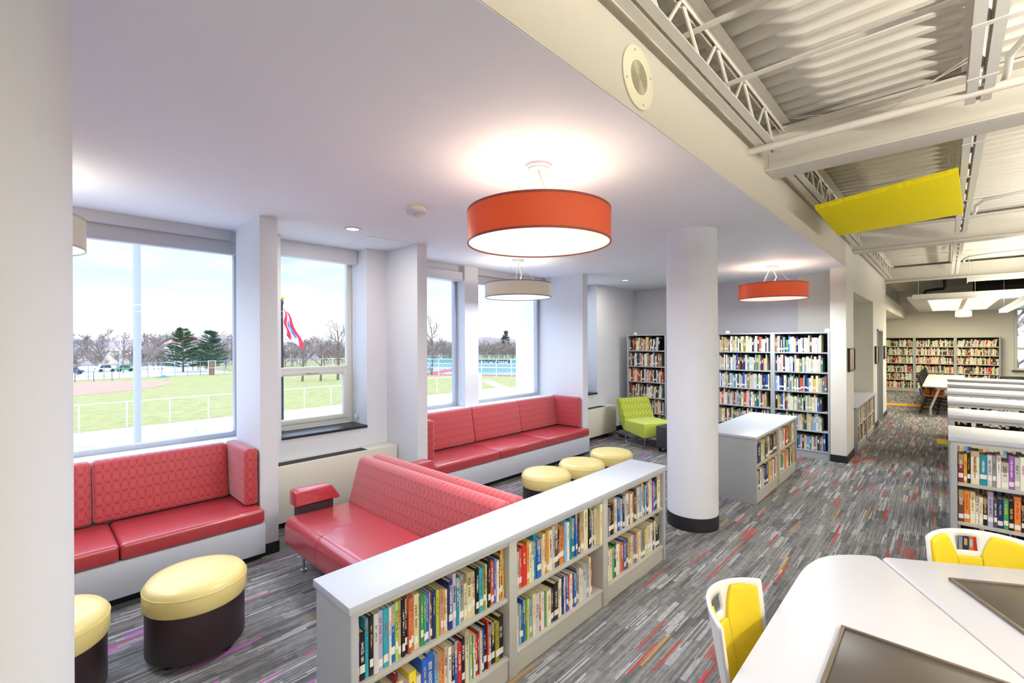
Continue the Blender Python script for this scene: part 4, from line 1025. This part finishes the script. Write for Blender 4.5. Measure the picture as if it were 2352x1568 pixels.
def shell_chair(label):
    """white moulded shell with yellow pads; local: faces +y, back at y = -.22"""
    c = thing('shell_chair', label, 'chair', group='yellow padded white shell chairs')
    W, H0, H1 = .25, .50, .86
    def back(u, v, off=0.0):
        a = (u - .5) * 2; wd = W * (1 - .10 * (1 - v)) * (1 - .04 * v * v)
        yb = -.27 - .07 * v + .125 * a * a * (.75 + .25 * v)
        z = H0 + (H1 - H0) * v - (.014 * abs(a) ** 4 * v)
        return (a * wd, yb + off, z - .06 * 0)
    m = MB().grid(lambda u, v: back(u, v), 28, 20, lambda u, v: abs(u - .5) < .115 and .68 < v < .88)
    part('back_shell', m, 'shell', c, thick=.011, ang=60)
    # three pad panels: two wings and a lower centre
    def pad(u0, u1, vt):
        def q(u, v):
            uu_ = u0 + (u1 - u0) * u; return back(uu_, .02 + (vt(u) - .02) * v, .013)
        return MB().grid(q, 16, 16)
    def wing(u): return .95 - .03 * (1 - u) ** 4 - (.0 if u < .68 else .30 * ((u - .68) / .32) ** 1.3)
    part('back_pad', pad(.055, .378, wing), 'chary', c, thick=.014, ang=60)
    part('back_pad', pad(.384, .616, lambda u: .63), 'chary', c, thick=.014, ang=60)
    part('back_pad', pad(.945, .622, wing), 'chary', c, thick=.014, ang=60)
    def st(u, v, o=0.0):
        a = (u - .5) * 2; y = -.25 + .46 * v
        return (a * (.21 + .03 * math.sin(math.pi * v)), y, .455 + o + .02 * a * a - .02 * v ** 3 + .05 * max(0, .18 - v) / .18)
    part('seat_shell', MB().grid(st, 16, 16), 'shell', c, thick=.011, ang=60)
    part('seat_pad', MB().grid(lambda u, v: st(.08 + .84 * u, .06 + .88 * v, .018), 14, 14), 'chary', c, thick=.022, ang=60)
    part('spine', MB().tube([(0, -.10, .43), (0, -.24, .45), (0, -.285, .52), (0, -.30, .60)], .022, 10), 'shell', c)
    for sx in (-1, 1):
        part('leg', MB().tube([(sx * .10, .05, .43), (sx * .21, .20, .38), (sx * .235, .23, .02)], .012, 10), 'greymetal', c)
        part('leg', MB().tube([(sx * .10, -.10, .43), (sx * .20, -.20, .38), (sx * .225, -.25, .02)], .012, 10), 'greymetal', c)
    for sx in (-1, 1):
        for y, x in ((.23, .235), (-.25, .225)): part('foot', MB().cyl(sx * x, y, 0, .024, .015, 12), 'black', c)
    return c
c1 = shell_chair('yellow padded white shell chair at the left side of the white table')
c1.location = (-.385, 1.99, 0); c1.rotation_euler = (0, 0, R(-90))
dup(c1, (.235, 3.25, 0), R(-150), 'yellow padded white shell chair across the table, in front of the shelving')

# ============================================================ FAR TABLE AND TASK CHAIRS
ft = thing('long_table', 'long pale wood table with splayed grey legs near the far bookcases', 'table', (-.1, 17.6, 0))
part('tabletop', rbox(-.44, .40, 15.52, 20.9, .71, .74), 'woodd', ft, bevel=.004)
part('apron', rbox(-.2, .2, 15.58, 15.62, .67, .71), 'greymetal', ft, smooth=False)
for x, s_ in ((-.12, -1), (.12, 1)):
    for y in (15.62, 20.8): part('leg', MB().tube([(x, y, .70), (x + s_ * .17, y, .18), (x + s_ * .17, y, .0)], .026, 10), 'greymetal', ft)
def task_chair(label):
    """mesh backed task chair, faces +y"""
    c = thing('task_chair', label, 'chair', group='mesh backed task chairs at the long table')
    part('seat', MB().prism(arc(0, .0, .22, -70, 250, 16), .44, .49), 'orangef', c, bevel=.015)
    part('seat_base', MB().prism(arc(0, .0, .20, -70, 250, 16), .42, .44), 'black', c)
    def bk(u, v):
        a = (u - .5) * 2; return (a * (.22 - .03 * v), -.22 - .10 * v + .05 * a * a, .58 + .40 * v)
    part('backrest', MB().grid(bk, 10, 8), 'mesh', c, thick=.006)
    rim = [bk(u / 10, 0) for u in range(11)] + [bk(1, v / 6) for v in range(1, 7)] + [bk(1 - u / 10, 1) for u in range(1, 11)] + [bk(0, 1 - v / 6) for v in range(1, 7)]
    part('back_frame', MB().tube(rim, .011, 8), 'black', c)
    part('back_support', MB().tube([(0, -.05, .42), (0, -.22, .44), (0, -.26, .62)], .018, 8), 'bluef', c)
    for s_ in (-1, 1): part('armrest', MB().tube([(s_ * .20, -.05, .46), (s_ * .25, -.05, .62), (s_ * .25, -.12, .66), (s_ * .25, .12, .66)], .014, 8), 'black', c)
    part('gas_column', MB().cyl(0, 0, .09, .43, .026, 14), 'black', c)
    for k in range(5):
        a = R(90 + 72 * k); x, y = .30 * math.cos(a), .30 * math.sin(a)
        l_ = part('base_arm', MB().tube([(0, 0, .13), (x * .6, y * .6, .10), (x, y, .075)], .02, 8, .012), 'black', c)
        part('caster', MB().cyl(x, y, 0, .06, .028, 12), 'black', c, l_, bevel=.006)
    return c
k0 = task_chair('nearest mesh backed task chair with orange seat at the left side of the long table')
k0.location = (-.25, 16.15, 0); k0.rotation_euler = (0, 0, R(-90))
for i, w in enumerate(('second', 'third', 'fourth', 'fifth')):
    dup(k0, (-.25 + .01 * i, 17.15 + 1.0 * i, 0), R(-90), '%s task chair in the line along the left side of the long table' % w)
dup(k0, (.62, 16.9, 0), R(95), 'mesh backed task chair right of the long table, left of its neighbour')
dup(k0, (1.15, 16.9, 0), R(5), 'mesh backed task chair seen over the shelving, below the far window')
dup(k0, (1.2, 15.6, 0), R(0), 'rightmost mesh backed task chair seen over the shelving')
# coloured carpet inlays
struct('floor_inlay', rbox(-2.6, -.3, 17.35, 17.85, .0, .004), plain('amber_carpet', 'd49a26', .95, spec=.1, var=.15, scale=200), smooth=False)
struct('floor_inlay', rbox(-.13, 6, 11.45, 12.05, .0, .004), plain('olive_carpet', 'b3a03a', .95, spec=.1, var=.15, scale=200), smooth=False)

# ============================================================ OUTSIDE
GZ = -2.0
def noisy(name, a, b, sc, rough=.9, st=(1, 1, 1)):
    s = NT(name); f = s.noise(sc, s.scaled(s.obj(), st), 5, .6); r_ = s.n('ShaderNodeValToRGB'); r_.color_ramp.elements[0].position = .35; r_.color_ramp.elements[1].position = .65
    s.l(f, r_.inputs[0]); return s.done(s.bsdf(s.mix(r_.outputs[0], lin(a), lin(b)), rough, spec=.1))
M['grassm'] = noisy('winter_turf', '80824f', 'a09565', 1.6, st=(3, 1, 1))
M['dirt'] = noisy('infield_clay', 'a87868', 'b98c7a', .8, st=(3, 1, 1))
M['conc'] = noisy('sidewalk_concrete', 'c2bdb6', 'd6d1ca', .5)
M['asph'] = noisy('car_park', 'b9b6b2', 'cbc8c4', .4)
M['hillm'] = noisy('winter_hillside', '7f7070', 'a18f86', .12)
M['twig'] = noisy('bare_twigs', '6f625e', '9a8a80', 1)
M['bark'] = noisy('bark', '5c524c', '857a70', 4)
M['pine'] = noisy('pine_needles', '2c4a38', '4f6b4c', 1.5)
M['court'] = noisy('green_court', '649a8a', '74a898', .4)
M['courtr'] = noisy('red_court', 'a84450', 'b4525e', .4)
M['chain'] = plain('fence_steel', 'c8ccd4', .5, metal=.2)
M['chainb'] = plain('blue_grey_fence_steel', '8fa6c4', .5, metal=.2)
M['teal'] = plain('teal_screen', '5fa8a4', .8)
M['banner'] = plain('dark_teal_banner', '0d4f50', .8)
struct('ground_lawn', rbox(-140, -27.5, -90, 170, GZ - .3, GZ), 'grassm', smooth=False)
struct('ground_sidewalk', rbox(-27.5, -5.6, -90, 24.2, GZ - .3, GZ + .005), 'conc', smooth=False)
struct('ground_lawn', rbox(-27.5, -5.6, 28.4, 170, GZ - .3, GZ - .001), 'grassm', smooth=False)
struct('ground_path', rbox(-27.5, -5.6, 24.2, 28.4, GZ - .3, GZ + .004), 'conc', smooth=False)
struct('ground_path', MB().prism([(-34.2, 31.6), (-27.4, 27.3), (-27.4, 28.4), (-33.9, 32.6)], GZ, GZ + .012), 'conc', smooth=False)
ck = MB()
for pts in ([(-26, .5), (-22, 2.2), (-18.5, 2.6), (-17.6, 3.6)], [(-25, 5.4), (-21, 4.8), (-19, 6.0)], [(-26, 12), (-22, 11.0)], [(-24.5, -1), (-21, 1.6), (-16, 1.2)], [(-26.5, 21), (-23, 22.5)]):
    ck.tube([(a, b, GZ + .004) for a, b in pts], .035, 4)
struct('ground_crack', ck, plain('tar_seam', '9a9088', .9), smooth=False)
struct('ground_infield', MB().prism([(-46.8, -14), (-46.9, 2.4), (-47.8, 4.2), (-48.9, 6.2), (-50.5, 7.9), (-52.3, 8.9), (-54, 9.6), (-56, 9.95), (-58.2, 9.7), (-60, 8.6), (-61.5, 7), (-63, 3.5), (-63.5, -14)], GZ, GZ + .02), 'dirt', smooth=False)
struct('ground_car_park', rbox(-100, -67.5, -60, 19, GZ, GZ + .02), 'asph', smooth=False)
# hillside
hm = MB()
def hz(u, v):
    y = -80 + 260 * u; x = -100 - 60 * v
    return (x, y, GZ + (2.1 + .5 * math.sin(y * .05) + .3 * math.sin(y * .17 + 1)) * v ** .6 * 2.1)
hm.grid(hz, 60, 10)
struct('terrain_hill', hm, 'hillm')

# chain link fences
def fence(label, pts, h, step, mat, r=.03, bottom=False, mesh=True):
    f = thing('chain_link_fence', label, 'fence', (pts[0][0], pts[0][1], GZ), 0)
    rails = MB(); posts = []
    for a, b in zip(pts, pts[1:]):
        A, B = Vector(a), Vector(b); n = max(1, round((B - A).length / step))
        for k in range(n + 1):
            p = A + (B - A) * k / n; posts.append((p.x, p.y))
        rails.tube([(A.x, A.y, GZ + h), (B.x, B.y, GZ + h)], r * .8, 6)
        if bottom: rails.tube([(A.x, A.y, GZ + h * .5), (B.x, B.y, GZ + h * .5)], r * .6, 6)
        if mesh:
            L_ = (B - A).length; st = .55
            k = 0.0; d_ = (B - A).normalized()
            while k < L_ - h:
                for s_ in (0, 1):
                    p, q_ = A + d_ * (k + (h if s_ else 0)), A + d_ * (k + (0 if s_ else h))
                    rails.tube([(p.x, p.y, GZ), (q_.x, q_.y, GZ + h)], .004, 3)
                k += st
    part('rail_and_mesh', rails, mat, f, smooth=False)
    seen = set()
    for p in posts:
        if p in seen: continue
        seen.add(p); part('post', MB().cyl(p[0], p[1], GZ, GZ + h + .03, r, 8), mat, f)
    return f
fence('low chain link fence along the sidewalk edge in front of the ball field', [(-27.7, -1.58), (-27.7, 22.8)], 1.19, 1.625, 'chain', .035, mesh=False)
fence('tall chain link fence across the far edge of the ball field', [(-66.2, 1.0), (-65.3, 14.6), (-64.6, 22), (-58, 46)], 1.65, 1.25, 'chainb', .035)
fence('black low dugout fence behind the clay infield', [(-64.6, 2.2), (-63.3, 6.35)], 1.0, 1.35, plain('black_fence', '4a4650', .6), .03, True, False)
bsp = thing('backstop', 'chain link gate frame in the tall fence below the right pine', 'gate', (-64.4, 15.8, GZ))
part('frame', MB().tube([(-64.7, 15.3, GZ), (-64.7, 15.3, GZ + 1.75), (-64.6, 16.0, GZ + 1.75), (-64.6, 16.0, GZ)], .05, 6).tube([(-64.7, 15.3, GZ + .85), (-64.6, 16.0, GZ + .85)], .035, 6), 'chain', bsp)
part('brick_panel', rbox(-64.80, -64.74, 15.36, 15.94, GZ, GZ + 1.65), plain('brown_panel', '8d6a58', .8), bsp, smooth=False)
tb_ = MB().grid(lambda u, v: (-64.7 + .5 * (v - .5), 10.1 + 1.5 * u, GZ + .02 + .16 * math.sin(math.pi * u) * math.sin(math.pi * v) * (1 + .5 * math.sin(9 * u + 5 * v))), 16, 10)
tag(link('blue_tarp', tb_, plain('blue_tarp_plastic', '2a6fae', .5), (-64.7, 10.8, GZ)), 'crumpled blue tarp lying on the grass by the tall fence', 'tarp')

# white light pole and flag pole
lp = thing('light_pole', 'thick white pole just outside the left window', 'pole', (-9.6, 1.275, GZ))
part('shaft', MB().cyl(-9.6, 1.275, GZ, 7.0, .052, 28), plain('pole_paint', 'aeb0bd', .35), lp)
part('base_plate', MB().cyl(-9.6, 1.275, GZ, GZ + .05, .13, 28), 'wpole', lp)
FX, FY = -11.6, 4.25
fp = thing('flag_pole', 'dark flag pole with gold ball top seen at the edge of the niche window', 'flag pole', (FX, FY, GZ))
part('shaft', MB().cyl(FX, FY, GZ, 2.82, .05, 16, .035), plain('bronze_pole', '2d3038', .4, metal=.4), fp)
part('truck', MB().cyl(FX, FY, 2.82, 2.90, .05, 14), 'charc', fp)
part('ball', MB().lathe([(.0, 2.90), (.05, 2.92), (.068, 2.96), (.05, 3.01), (0, 3.025)], FX, FY, 20), plain('gold_ball', 'c79a3f', .3, metal=.8), fp)
def flagmat():
    s = NT('flag_cloth'); t_ = s.n('ShaderNodeTexCoord'); sp = s.n('ShaderNodeSeparateXYZ'); s.l(t_.outputs['UV'], sp.inputs[0]); u, v = sp.outputs['X'], sp.outputs['Y']
    band = s.math('MULTIPLY', s.math('GREATER_THAN', u, .33), s.math('LESS_THAN', u, .68))
    d_ = s.math('SQRT', s.math('ADD', s.math('POWER', s.math('MULTIPLY', s.math('SUBTRACT', u, .55), 1.9), 2), s.math('POWER', s.math('SUBTRACT', v, .56), 2)))
    blue = s.math('MULTIPLY', s.math('LESS_THAN', d_, .27), s.math('GREATER_THAN', d_, .07))
    c = s.mix(band, lin('d63a4c'), lin('f0eef0')); c = s.mix(blue, c, lin('6d8bd8'))
    return s.done(s.bsdf(c, .8, spec=.1))
fgm = MB().grid(lambda u, v: (0, 0, 0), 24, 20)
vs_ = []
for j in range(21):
    for i in range(25):
        u, v = i / 24, j / 20                       # v: along the hoist from top, u: towards the fly, hanging limp
        fall = v * 1.02
        spread = (.05 + .46 * u) * (.12 + .88 * v ** .8)
        wv = .06 * math.sin(7 * u + 2.5 * v) * (.3 + v)
        vs_.append((FX + .04 + wv * .8, FY + .02 + spread + .03 * math.sin(9 * v + u), 2.70 - fall * (.61 + .33 * u) - .05 * u))
fgm.v = vs_
M['flag'] = flagmat()
fo = link('hanging_flag', fgm, 'flag', (FX, FY, 2.0), ang=80)
uv = fo.data.uv_layers.new(name='UVMap')
for lp_ in fo.data.loops:
    k = lp_.vertex_index; uv.data[lp_.index].uv = ((k % 25) / 24, (k // 25) / 20)
tag(fo, 'limp red white and blue flag hanging outside the niche window', 'flag')

# trees ---------------------------------------------------
def grow(m, p, d, ln, r, dep, rnd, sides=4, spread=.55, upb=.15):
    q_ = p + d * ln
    m.tube([p, p + d * ln * .5 + Vector((rnd.uniform(-1, 1), rnd.uniform(-1, 1), 0)) * ln * .04, q_], r, sides, r * .62)
    if dep == 0: return
    for k in range(rnd.choice((2, 3, 3))):
        a = rnd.uniform(0, 2 * math.pi); sp = rnd.uniform(.3, 1) * spread
        s_ = d.cross(Vector((math.cos(a), math.sin(a), .3))); s_.normalize()
        nd = (d + s_ * sp * 1.4 + Vector((0, 0, upb))).normalized()
        grow(m, p + d * ln * rnd.uniform(.55, 1.0), nd, ln * rnd.uniform(.6, .8), r * .58, dep - 1, rnd, 3, spread, upb)
def bare_tree(x, y, z, h, label, seed, dep=5, r=.12):
    rnd = random.Random(seed)
    t = thing('bare_tree', label, 'tree', (x, y, z), 0, 'bare winter trees'); tr = MB(); br = MB()
    tr.tube([(x, y, z), (x + .03 * h, y, z + .25 * h), (x, y + .02 * h, z + .5 * h), (x, y, z + .8 * h)], r, 8, r * .3)
    for k in range(11):
        f = .22 + .055 * k; a = 2.4 * k + rnd.uniform(-.4, .4)
        d = Vector((math.cos(a) * .8, math.sin(a) * .8, .75)).normalized()
        grow(br, Vector((x, y, z + f * h)), d, h * .20 * (1.15 - f * .7), r * .35, dep - 2, rnd)
    part('trunk', tr, 'bark', t); part('branches', br, 'twig', t, smooth=False)
bare_tree(-46, 22.4, GZ, 6.4, 'tall bare tree at the right side of the niche window view', 3, 6, .14)
bare_tree(-46, 20.6, GZ, 4.7, 'bare tree in the middle of the niche window view', 5, 6, .12)
bare_tree(-47, 19.2, GZ, 4.6, 'bare tree behind the flag in the niche window view', 8, 6, .12)
bare_tree(-44, 32.9, GZ, 7.0, 'tall slender bare tree in the narrow window view', 12, 6, .12)
bare_tree(8.6 - 6.6, 30, -1.0, 7.0, 'bare tree outside the far window at the right', 14, 6, .16)
bare_tree(3.2, 28.0, -1.0, 6.4, 'second bare tree outside the far window at the right', 15, 6, .16)
def pine(x, y, h, w, label, seed):
    rnd = random.Random(seed); t = thing('pine_tree', label, 'tree', (x, y, GZ), 0, 'pine trees behind the tall fence'); m = MB()
    part('trunk', MB().cyl(x, y, GZ, GZ + h * .95, .13, 8, .03), 'bark', t)
    for i in range(150):
        f = rnd.random() ** .85; z = GZ + h * (.10 + .88 * f); a = rnd.uniform(0, 6.283); ln = w * .5 * (1.02 - f) ** .8 * rnd.uniform(.7, 1.15) + .12
        d = Vector((math.cos(a), math.sin(a), 0)); p = Vector((x, y, z)); e = p + d * ln + Vector((0, 0, ln * (.10 + .35 * f)))
        m.tube([p, (p + e) / 2 + Vector((0, 0, -.05 * ln)), e], .03, 4, .012)
        for k in range(9):
            s_ = rnd.uniform(.3, 1.02); c = p + (e - p) * s_; n_ = d.cross(Vector((0, 0, 1))) * rnd.uniform(-1, 1)
            g_ = c + (d * .7 + n_ + Vector((0, 0, rnd.uniform(.0, .5)))).normalized() * rnd.uniform(.25, .5)
            m.tube([c, (c + g_) / 2, g_], .075, 4, .02)
    part('branches', m, 'pine', t, smooth=False)
pine(-74, 14.6, 5.9, 5.2, 'left pine tree behind the tall fence', 1)
pine(-72, 17.3, 5.5, 4.6, 'right pine tree behind the tall fence', 2)
pine(-92, 2.9, 5.2, 2.6, 'small dark pine on the hillside at the left', 4)
pine(-93, 96, 7.0, 4.0, 'dark conifer on the skyline beyond the tennis courts', 6)
# woodland that nobody could count
wm = MB(); rnd = random.Random(77)
for i in range(620):
    y = rnd.uniform(-14, 105); x = -rnd.uniform(76, 128) if y < 34 else -rnd.uniform(62, 112)
    if -74 < x and y < 20: continue
    if any(abs(x - a) < b and abs(y - c) < 3.6 for a, b, c in ((-96, 4, 19.2), (-104, 4, 12.6), (-122, 4, 7.2), (-100, 4, 70), (-74, 3, 15.5), (-83, 3, 7.5), (-86, 1.5, 3), (-92, 2, 3), (-93, 3, 96))): continue
    z = GZ if x > -100 else hz((y + 80) / 260, min(1, (-100 - x) / 60))[2]
    h = rnd.uniform(2.4, 4.8)
    wm.tube([(x, y, z), (x, y, z + h * .7)], .07, 3, .03)
    for k in range(13):
        a = rnd.uniform(0, 6.283); p = Vector((x, y, z + h * rnd.uniform(.12, .6))); d = Vector((math.cos(a), math.sin(a), rnd.uniform(.5, 1.4))).normalized()
        e = p + d * h * rnd.uniform(.25, .45); wm.tube([p, e], .03, 3, .01)
        for q_ in range(6):
            c = p + (e - p) * rnd.uniform(.4, 1); d2 = (d + Vector((rnd.uniform(-1, 1), rnd.uniform(-1, 1), rnd.uniform(-.2, .8)))).normalized()
            wm.tube([c, c + d2 * h * rnd.uniform(.12, .26)], .035, 3, .01)
tag(link('woodland', wm, 'twig', None, smooth=False), 'grey brown bare woodland covering the hillside beyond the fields', 'woodland', None, 'stuff')

# buildings, vehicles, lamps
def house(x, y, w, d_, h, col, roofc, label, rh=1.0, z=GZ):
    b = thing('house', label, 'building', (x, y, z), 0, 'buildings on the hillside')
    part('walls', rbox(x - d_ / 2, x + d_ / 2, y - w / 2, y + w / 2, z, z + h), plain('wall_' + col, col, .8), b, smooth=False)
    part('roof', MB().prism([(y - w / 2 - .2, z + h), (y + w / 2 + .2, z + h), (y, z + h + rh)], x - d_ / 2 - .2, x + d_ / 2 + .2, 'x'), plain('roof_' + roofc, roofc, .8), b, smooth=False)
    for k in range(3): part('window', rbox(x + d_ / 2, x + d_ / 2 + .03, y - w * .35 + k * w * .3, y - w * .35 + k * w * .3 + w * .14, z + h * .45, z + h * .75), 'charc', b, smooth=False)
house(-96, 19.2, 5.0, 4, 3.7, 'd8cfc8', 'b07a74', 'pale house with red gable roof between the two pines', 2.0)
house(-104, 12.6, 5.5, 4, 2.6, 'dccdb4', 'cfc3b2', 'long tan building on the hillside right of the white pole', .3)
house(-122, 7.2, 3.0, 3, 3.9, 'e2e0e4', '8a8690', 'small white house high on the hillside at the left', .8)
house(-100, 70, 4.0, 3, 4.0, 'e2ddd8', '9a8f8c', 'white house on the hillside beyond the tennis courts', 1.0)
def car(x, y, col, label, lift=1.0):
    c = thing('parked_car', label, 'car', (x, y, GZ), 0, 'parked cars')
    part('body', MB().prism([(y - 1.0, GZ + .2), (y + 1.0, GZ + .2), (y + 1.0, GZ + .5), (y + .6, GZ + .55), (y + .4, GZ + .85 * lift), (y - .55, GZ + .85 * lift), (y - .95, GZ + .55)], x - .4, x + .4, 'x'), plain('paint_' + col, col, .3), c, bevel=.05)
    part('window', MB().prism([(y + .5, GZ + .56), (y + .35, GZ + .8 * lift), (y - .5, GZ + .8 * lift), (y - .75, GZ + .56)], x + .4, x + .41, 'x'), 'charc', c, smooth=False)
    for yy in (-.6, .6):
        w_ = MB().cyl(0, 0, -.43, .43, .22, 16); w_.v = [(x + q[2], y + yy + q[0], GZ + .22 + q[1]) for q in w_.v]
        part('wheel', w_, 'black', c)
car(-83, 7.75, 'dfe4ea', 'white van parked in the car park behind the ball field', 1.25)
car(-82, 9.55, '3f9a68', 'green car parked right of the white van', 1.1)
car(-80, 4.3, '3c6a94', 'blue car parked at the left edge of the window view')
sl = thing('street_lamp', 'pale twin headed street lamp standing in the car park', 'street lamp', (-84, 9.3, GZ))
part('pole', MB().cyl(-84, 9.3, GZ, GZ + 5.0, .08, 10), 'wpole', sl)
part('lamp_head', rbox(-84.1, -83.9, 8.85, 9.75, GZ + 5.0, GZ + 5.12), 'wpole', sl, smooth=False)
gr = thing('guard_rail', 'white guard rail along the far side of the car park', 'guard rail', (-86, 6, GZ))
part('rail', rbox(-86.05, -86, -10, 9, GZ + .45, GZ + .75).box(-78.05, -78, 10, 15, GZ + .5, GZ + .7), 'wpole', gr, smooth=False)
for y in range(-8, 9, 3): part('post', rbox(-86.15, -86.05, y, y + .12, GZ, GZ + .75), 'wpole', gr, smooth=False)

# tennis courts seen through the far pair of windows
cdir = Vector((.59, .807)); cn = Vector((-.807, .59))
def C2(a, b, z=0.0): p = Vector((-44.3, 32.5)) + Vector((10.1, 5.9)).normalized() * a + Vector((-.503, .864)) * b; return (p.x, p.y)
struct('ground_court_surround', MB().prism([C2(-14, 0), C2(24, 0), C2(24, 22), C2(-14, 22)], GZ, GZ + .02), 'courtr', smooth=False)
cm_ = MB()
for a in (-12, 0.6, 13):
    for b in (1.5, 10.8): cm_.prism([C2(a, b), C2(a + 10.4, b), C2(a + 10.4, b + 8.0), C2(a, b + 8.0)], GZ + .02, GZ + .03)
struct('ground_court', cm_, 'court', smooth=False)
cl2 = MB()
def line(p, q_, w=.12):
    A, B = Vector(p), Vector(q_); d_ = (B - A).normalized(); n_ = Vector((-d_.y, d_.x)) * w / 2
    cl2.prism([tuple(A - n_), tuple(B - n_), tuple(B + n_), tuple(A + n_)], GZ + .03, GZ + .036)
for a in (-12, 0.6, 13):
    for b in (1.5, 10.8):
        for t_ in (.8, 2.2, 8.2, 9.6): line(C2(a + t_, b + .4), C2(a + t_, b + 7.6))
        for t_ in (.4, 2.4, 5.6, 7.6): line(C2(a + .8, b + t_), C2(a + 9.6, b + t_))
struct('ground_court_line', cl2, 'wpole', smooth=False)
for i, (a, b) in enumerate([(a, b) for a in (-12, .6, 13) for b in (1.5, 10.8)]):
    n_ = thing('tennis_net', 'tennis net on the court %s of the courts, %s row' % (('at the left', 'in the middle', 'at the right')[i // 2], ('near', 'far')[i % 2]), 'tennis net', (*C2(a + 5.2, b + 4.0), GZ), 0, 'tennis nets')
    p, q_ = C2(a + .4, b + 4.0), C2(a + 10, b + 4.0)
    nn = MB(); nn.prism([p, q_, (q_[0] + .03, q_[1] + .03), (p[0] + .03, p[1] + .03)], GZ + .10, GZ + .62)
    part('netting', nn, plain('net_grey', '8fa0a4', .8), n_, smooth=False)
    tpe = MB(); tpe.prism([p, q_, (q_[0] + .04, q_[1] + .04), (p[0] + .04, p[1] + .04)], GZ + .62, GZ + .70)
    part('top_tape', tpe, 'wpole', n_, smooth=False)
    for e in (p, q_): part('post', MB().cyl(e[0], e[1], GZ, GZ + .75, .05, 8), 'charc', n_)
fence('white post chain link fence in front of the tennis courts', [C2(-14, -.3), C2(24, -.3)], 1.9, 1.75, 'wpole', .035, True)
scn = thing('windscreen_fence', 'teal windscreen fence along the far side of the tennis courts', 'fence', (*C2(5, 22.4), GZ))
A, B = C2(-14, 22.4), C2(24, 22.4)
m = MB(); m.prism([A, B, (B[0] - .05, B[1] + .05), (A[0] - .05, A[1] + .05)], GZ, GZ + 1.05); part('screen', m, 'teal', scn, smooth=False)
m = MB()
for k in range(40):
    p = C2(-14 + 38 * k / 39, 22.5); m.cyl(p[0], p[1], GZ, GZ + 1.65, .035, 6)
m.tube([(A[0], A[1], GZ + 1.65), (B[0], B[1], GZ + 1.65)], .03, 5)
part('fence_frame', m, plain('teal_posts', '6fae aa'.replace(' ', ''), .6), scn, smooth=False)

bn = thing('court_banner', 'dark teal banner with white lettering hung at the tennis courts', 'banner', (-53.1, 48.5, GZ))
A, B = Vector((-53.3, 48.2)), Vector((-50.3, 53.0)); d_ = (B - A).normalized(); n_ = Vector((d_.y, -d_.x))
m = MB(); m.prism([tuple(A), tuple(B), tuple(B - n_ * .03), tuple(A - n_ * .03)], -1.92, -.86); part('cloth', m, 'banner', bn, smooth=False)
def bpl(u, v, q):
    c = A + d_ * (2.72 + u) + n_ * (.02 + q)
    return (c.x - bn.location.x, c.y - bn.location.y, -1.40 + v - bn.location.z)
text('NORTH HILLS TENNIS', .52, 'wpole', 'lettering', bn, bpl, .004)
for p in (A, B): part('post', MB().cyl(p.x, p.y, GZ, -.8, .04, 8), 'wpole', bn)
sg = thing('road_sign', 'small white sign with a red ring on a thin post by the path', 'sign', (-24, 26.35, GZ))
def face(r0, r1, x0, x1):
    m = MB(); m.lathe([(r0, x0), (r1, x0), (r1, x1), (r0, x1)], n=28, close=True); m.v = [(-24 + z, 26.35 + x, -.67 + y) for x, y, z in m.v]; m.rot(R(-47), (-24, 26.35)); return m
part('plate', rbox(-24.01, -23.99, 26.12, 26.58, -.90, -.44).rot(R(-47), (-24, 26.35)), 'wpole', sg, bevel=.006)
part('red_ring', face(.13, .18, .012, .016), plain('sign_red', 'd0404c', .6), sg, smooth=False)
part('bar', rbox(-23.986, -23.982, 26.22, 26.48, -.69, -.65).rot(R(-47), (-24, 26.35)), plain('sign_red2', 'd0404c', .6), sg, smooth=False)
part('post', MB().cyl(-24.03, 26.32, GZ, -.45, .025, 8), 'galv', sg)
tag(link('marker_post', MB().box(-27.93, -27.67, 25.5, 25.76, GZ, -.72), 'wpole', (-27.8, 25.63, GZ), bevel=.02), 'white square post at the corner of the lawn before the tennis courts', 'post')
struct('pier', rbox(-5.95, -5.5, 6.42, 6.9, GZ, 3.6), 'wpole', smooth=False)
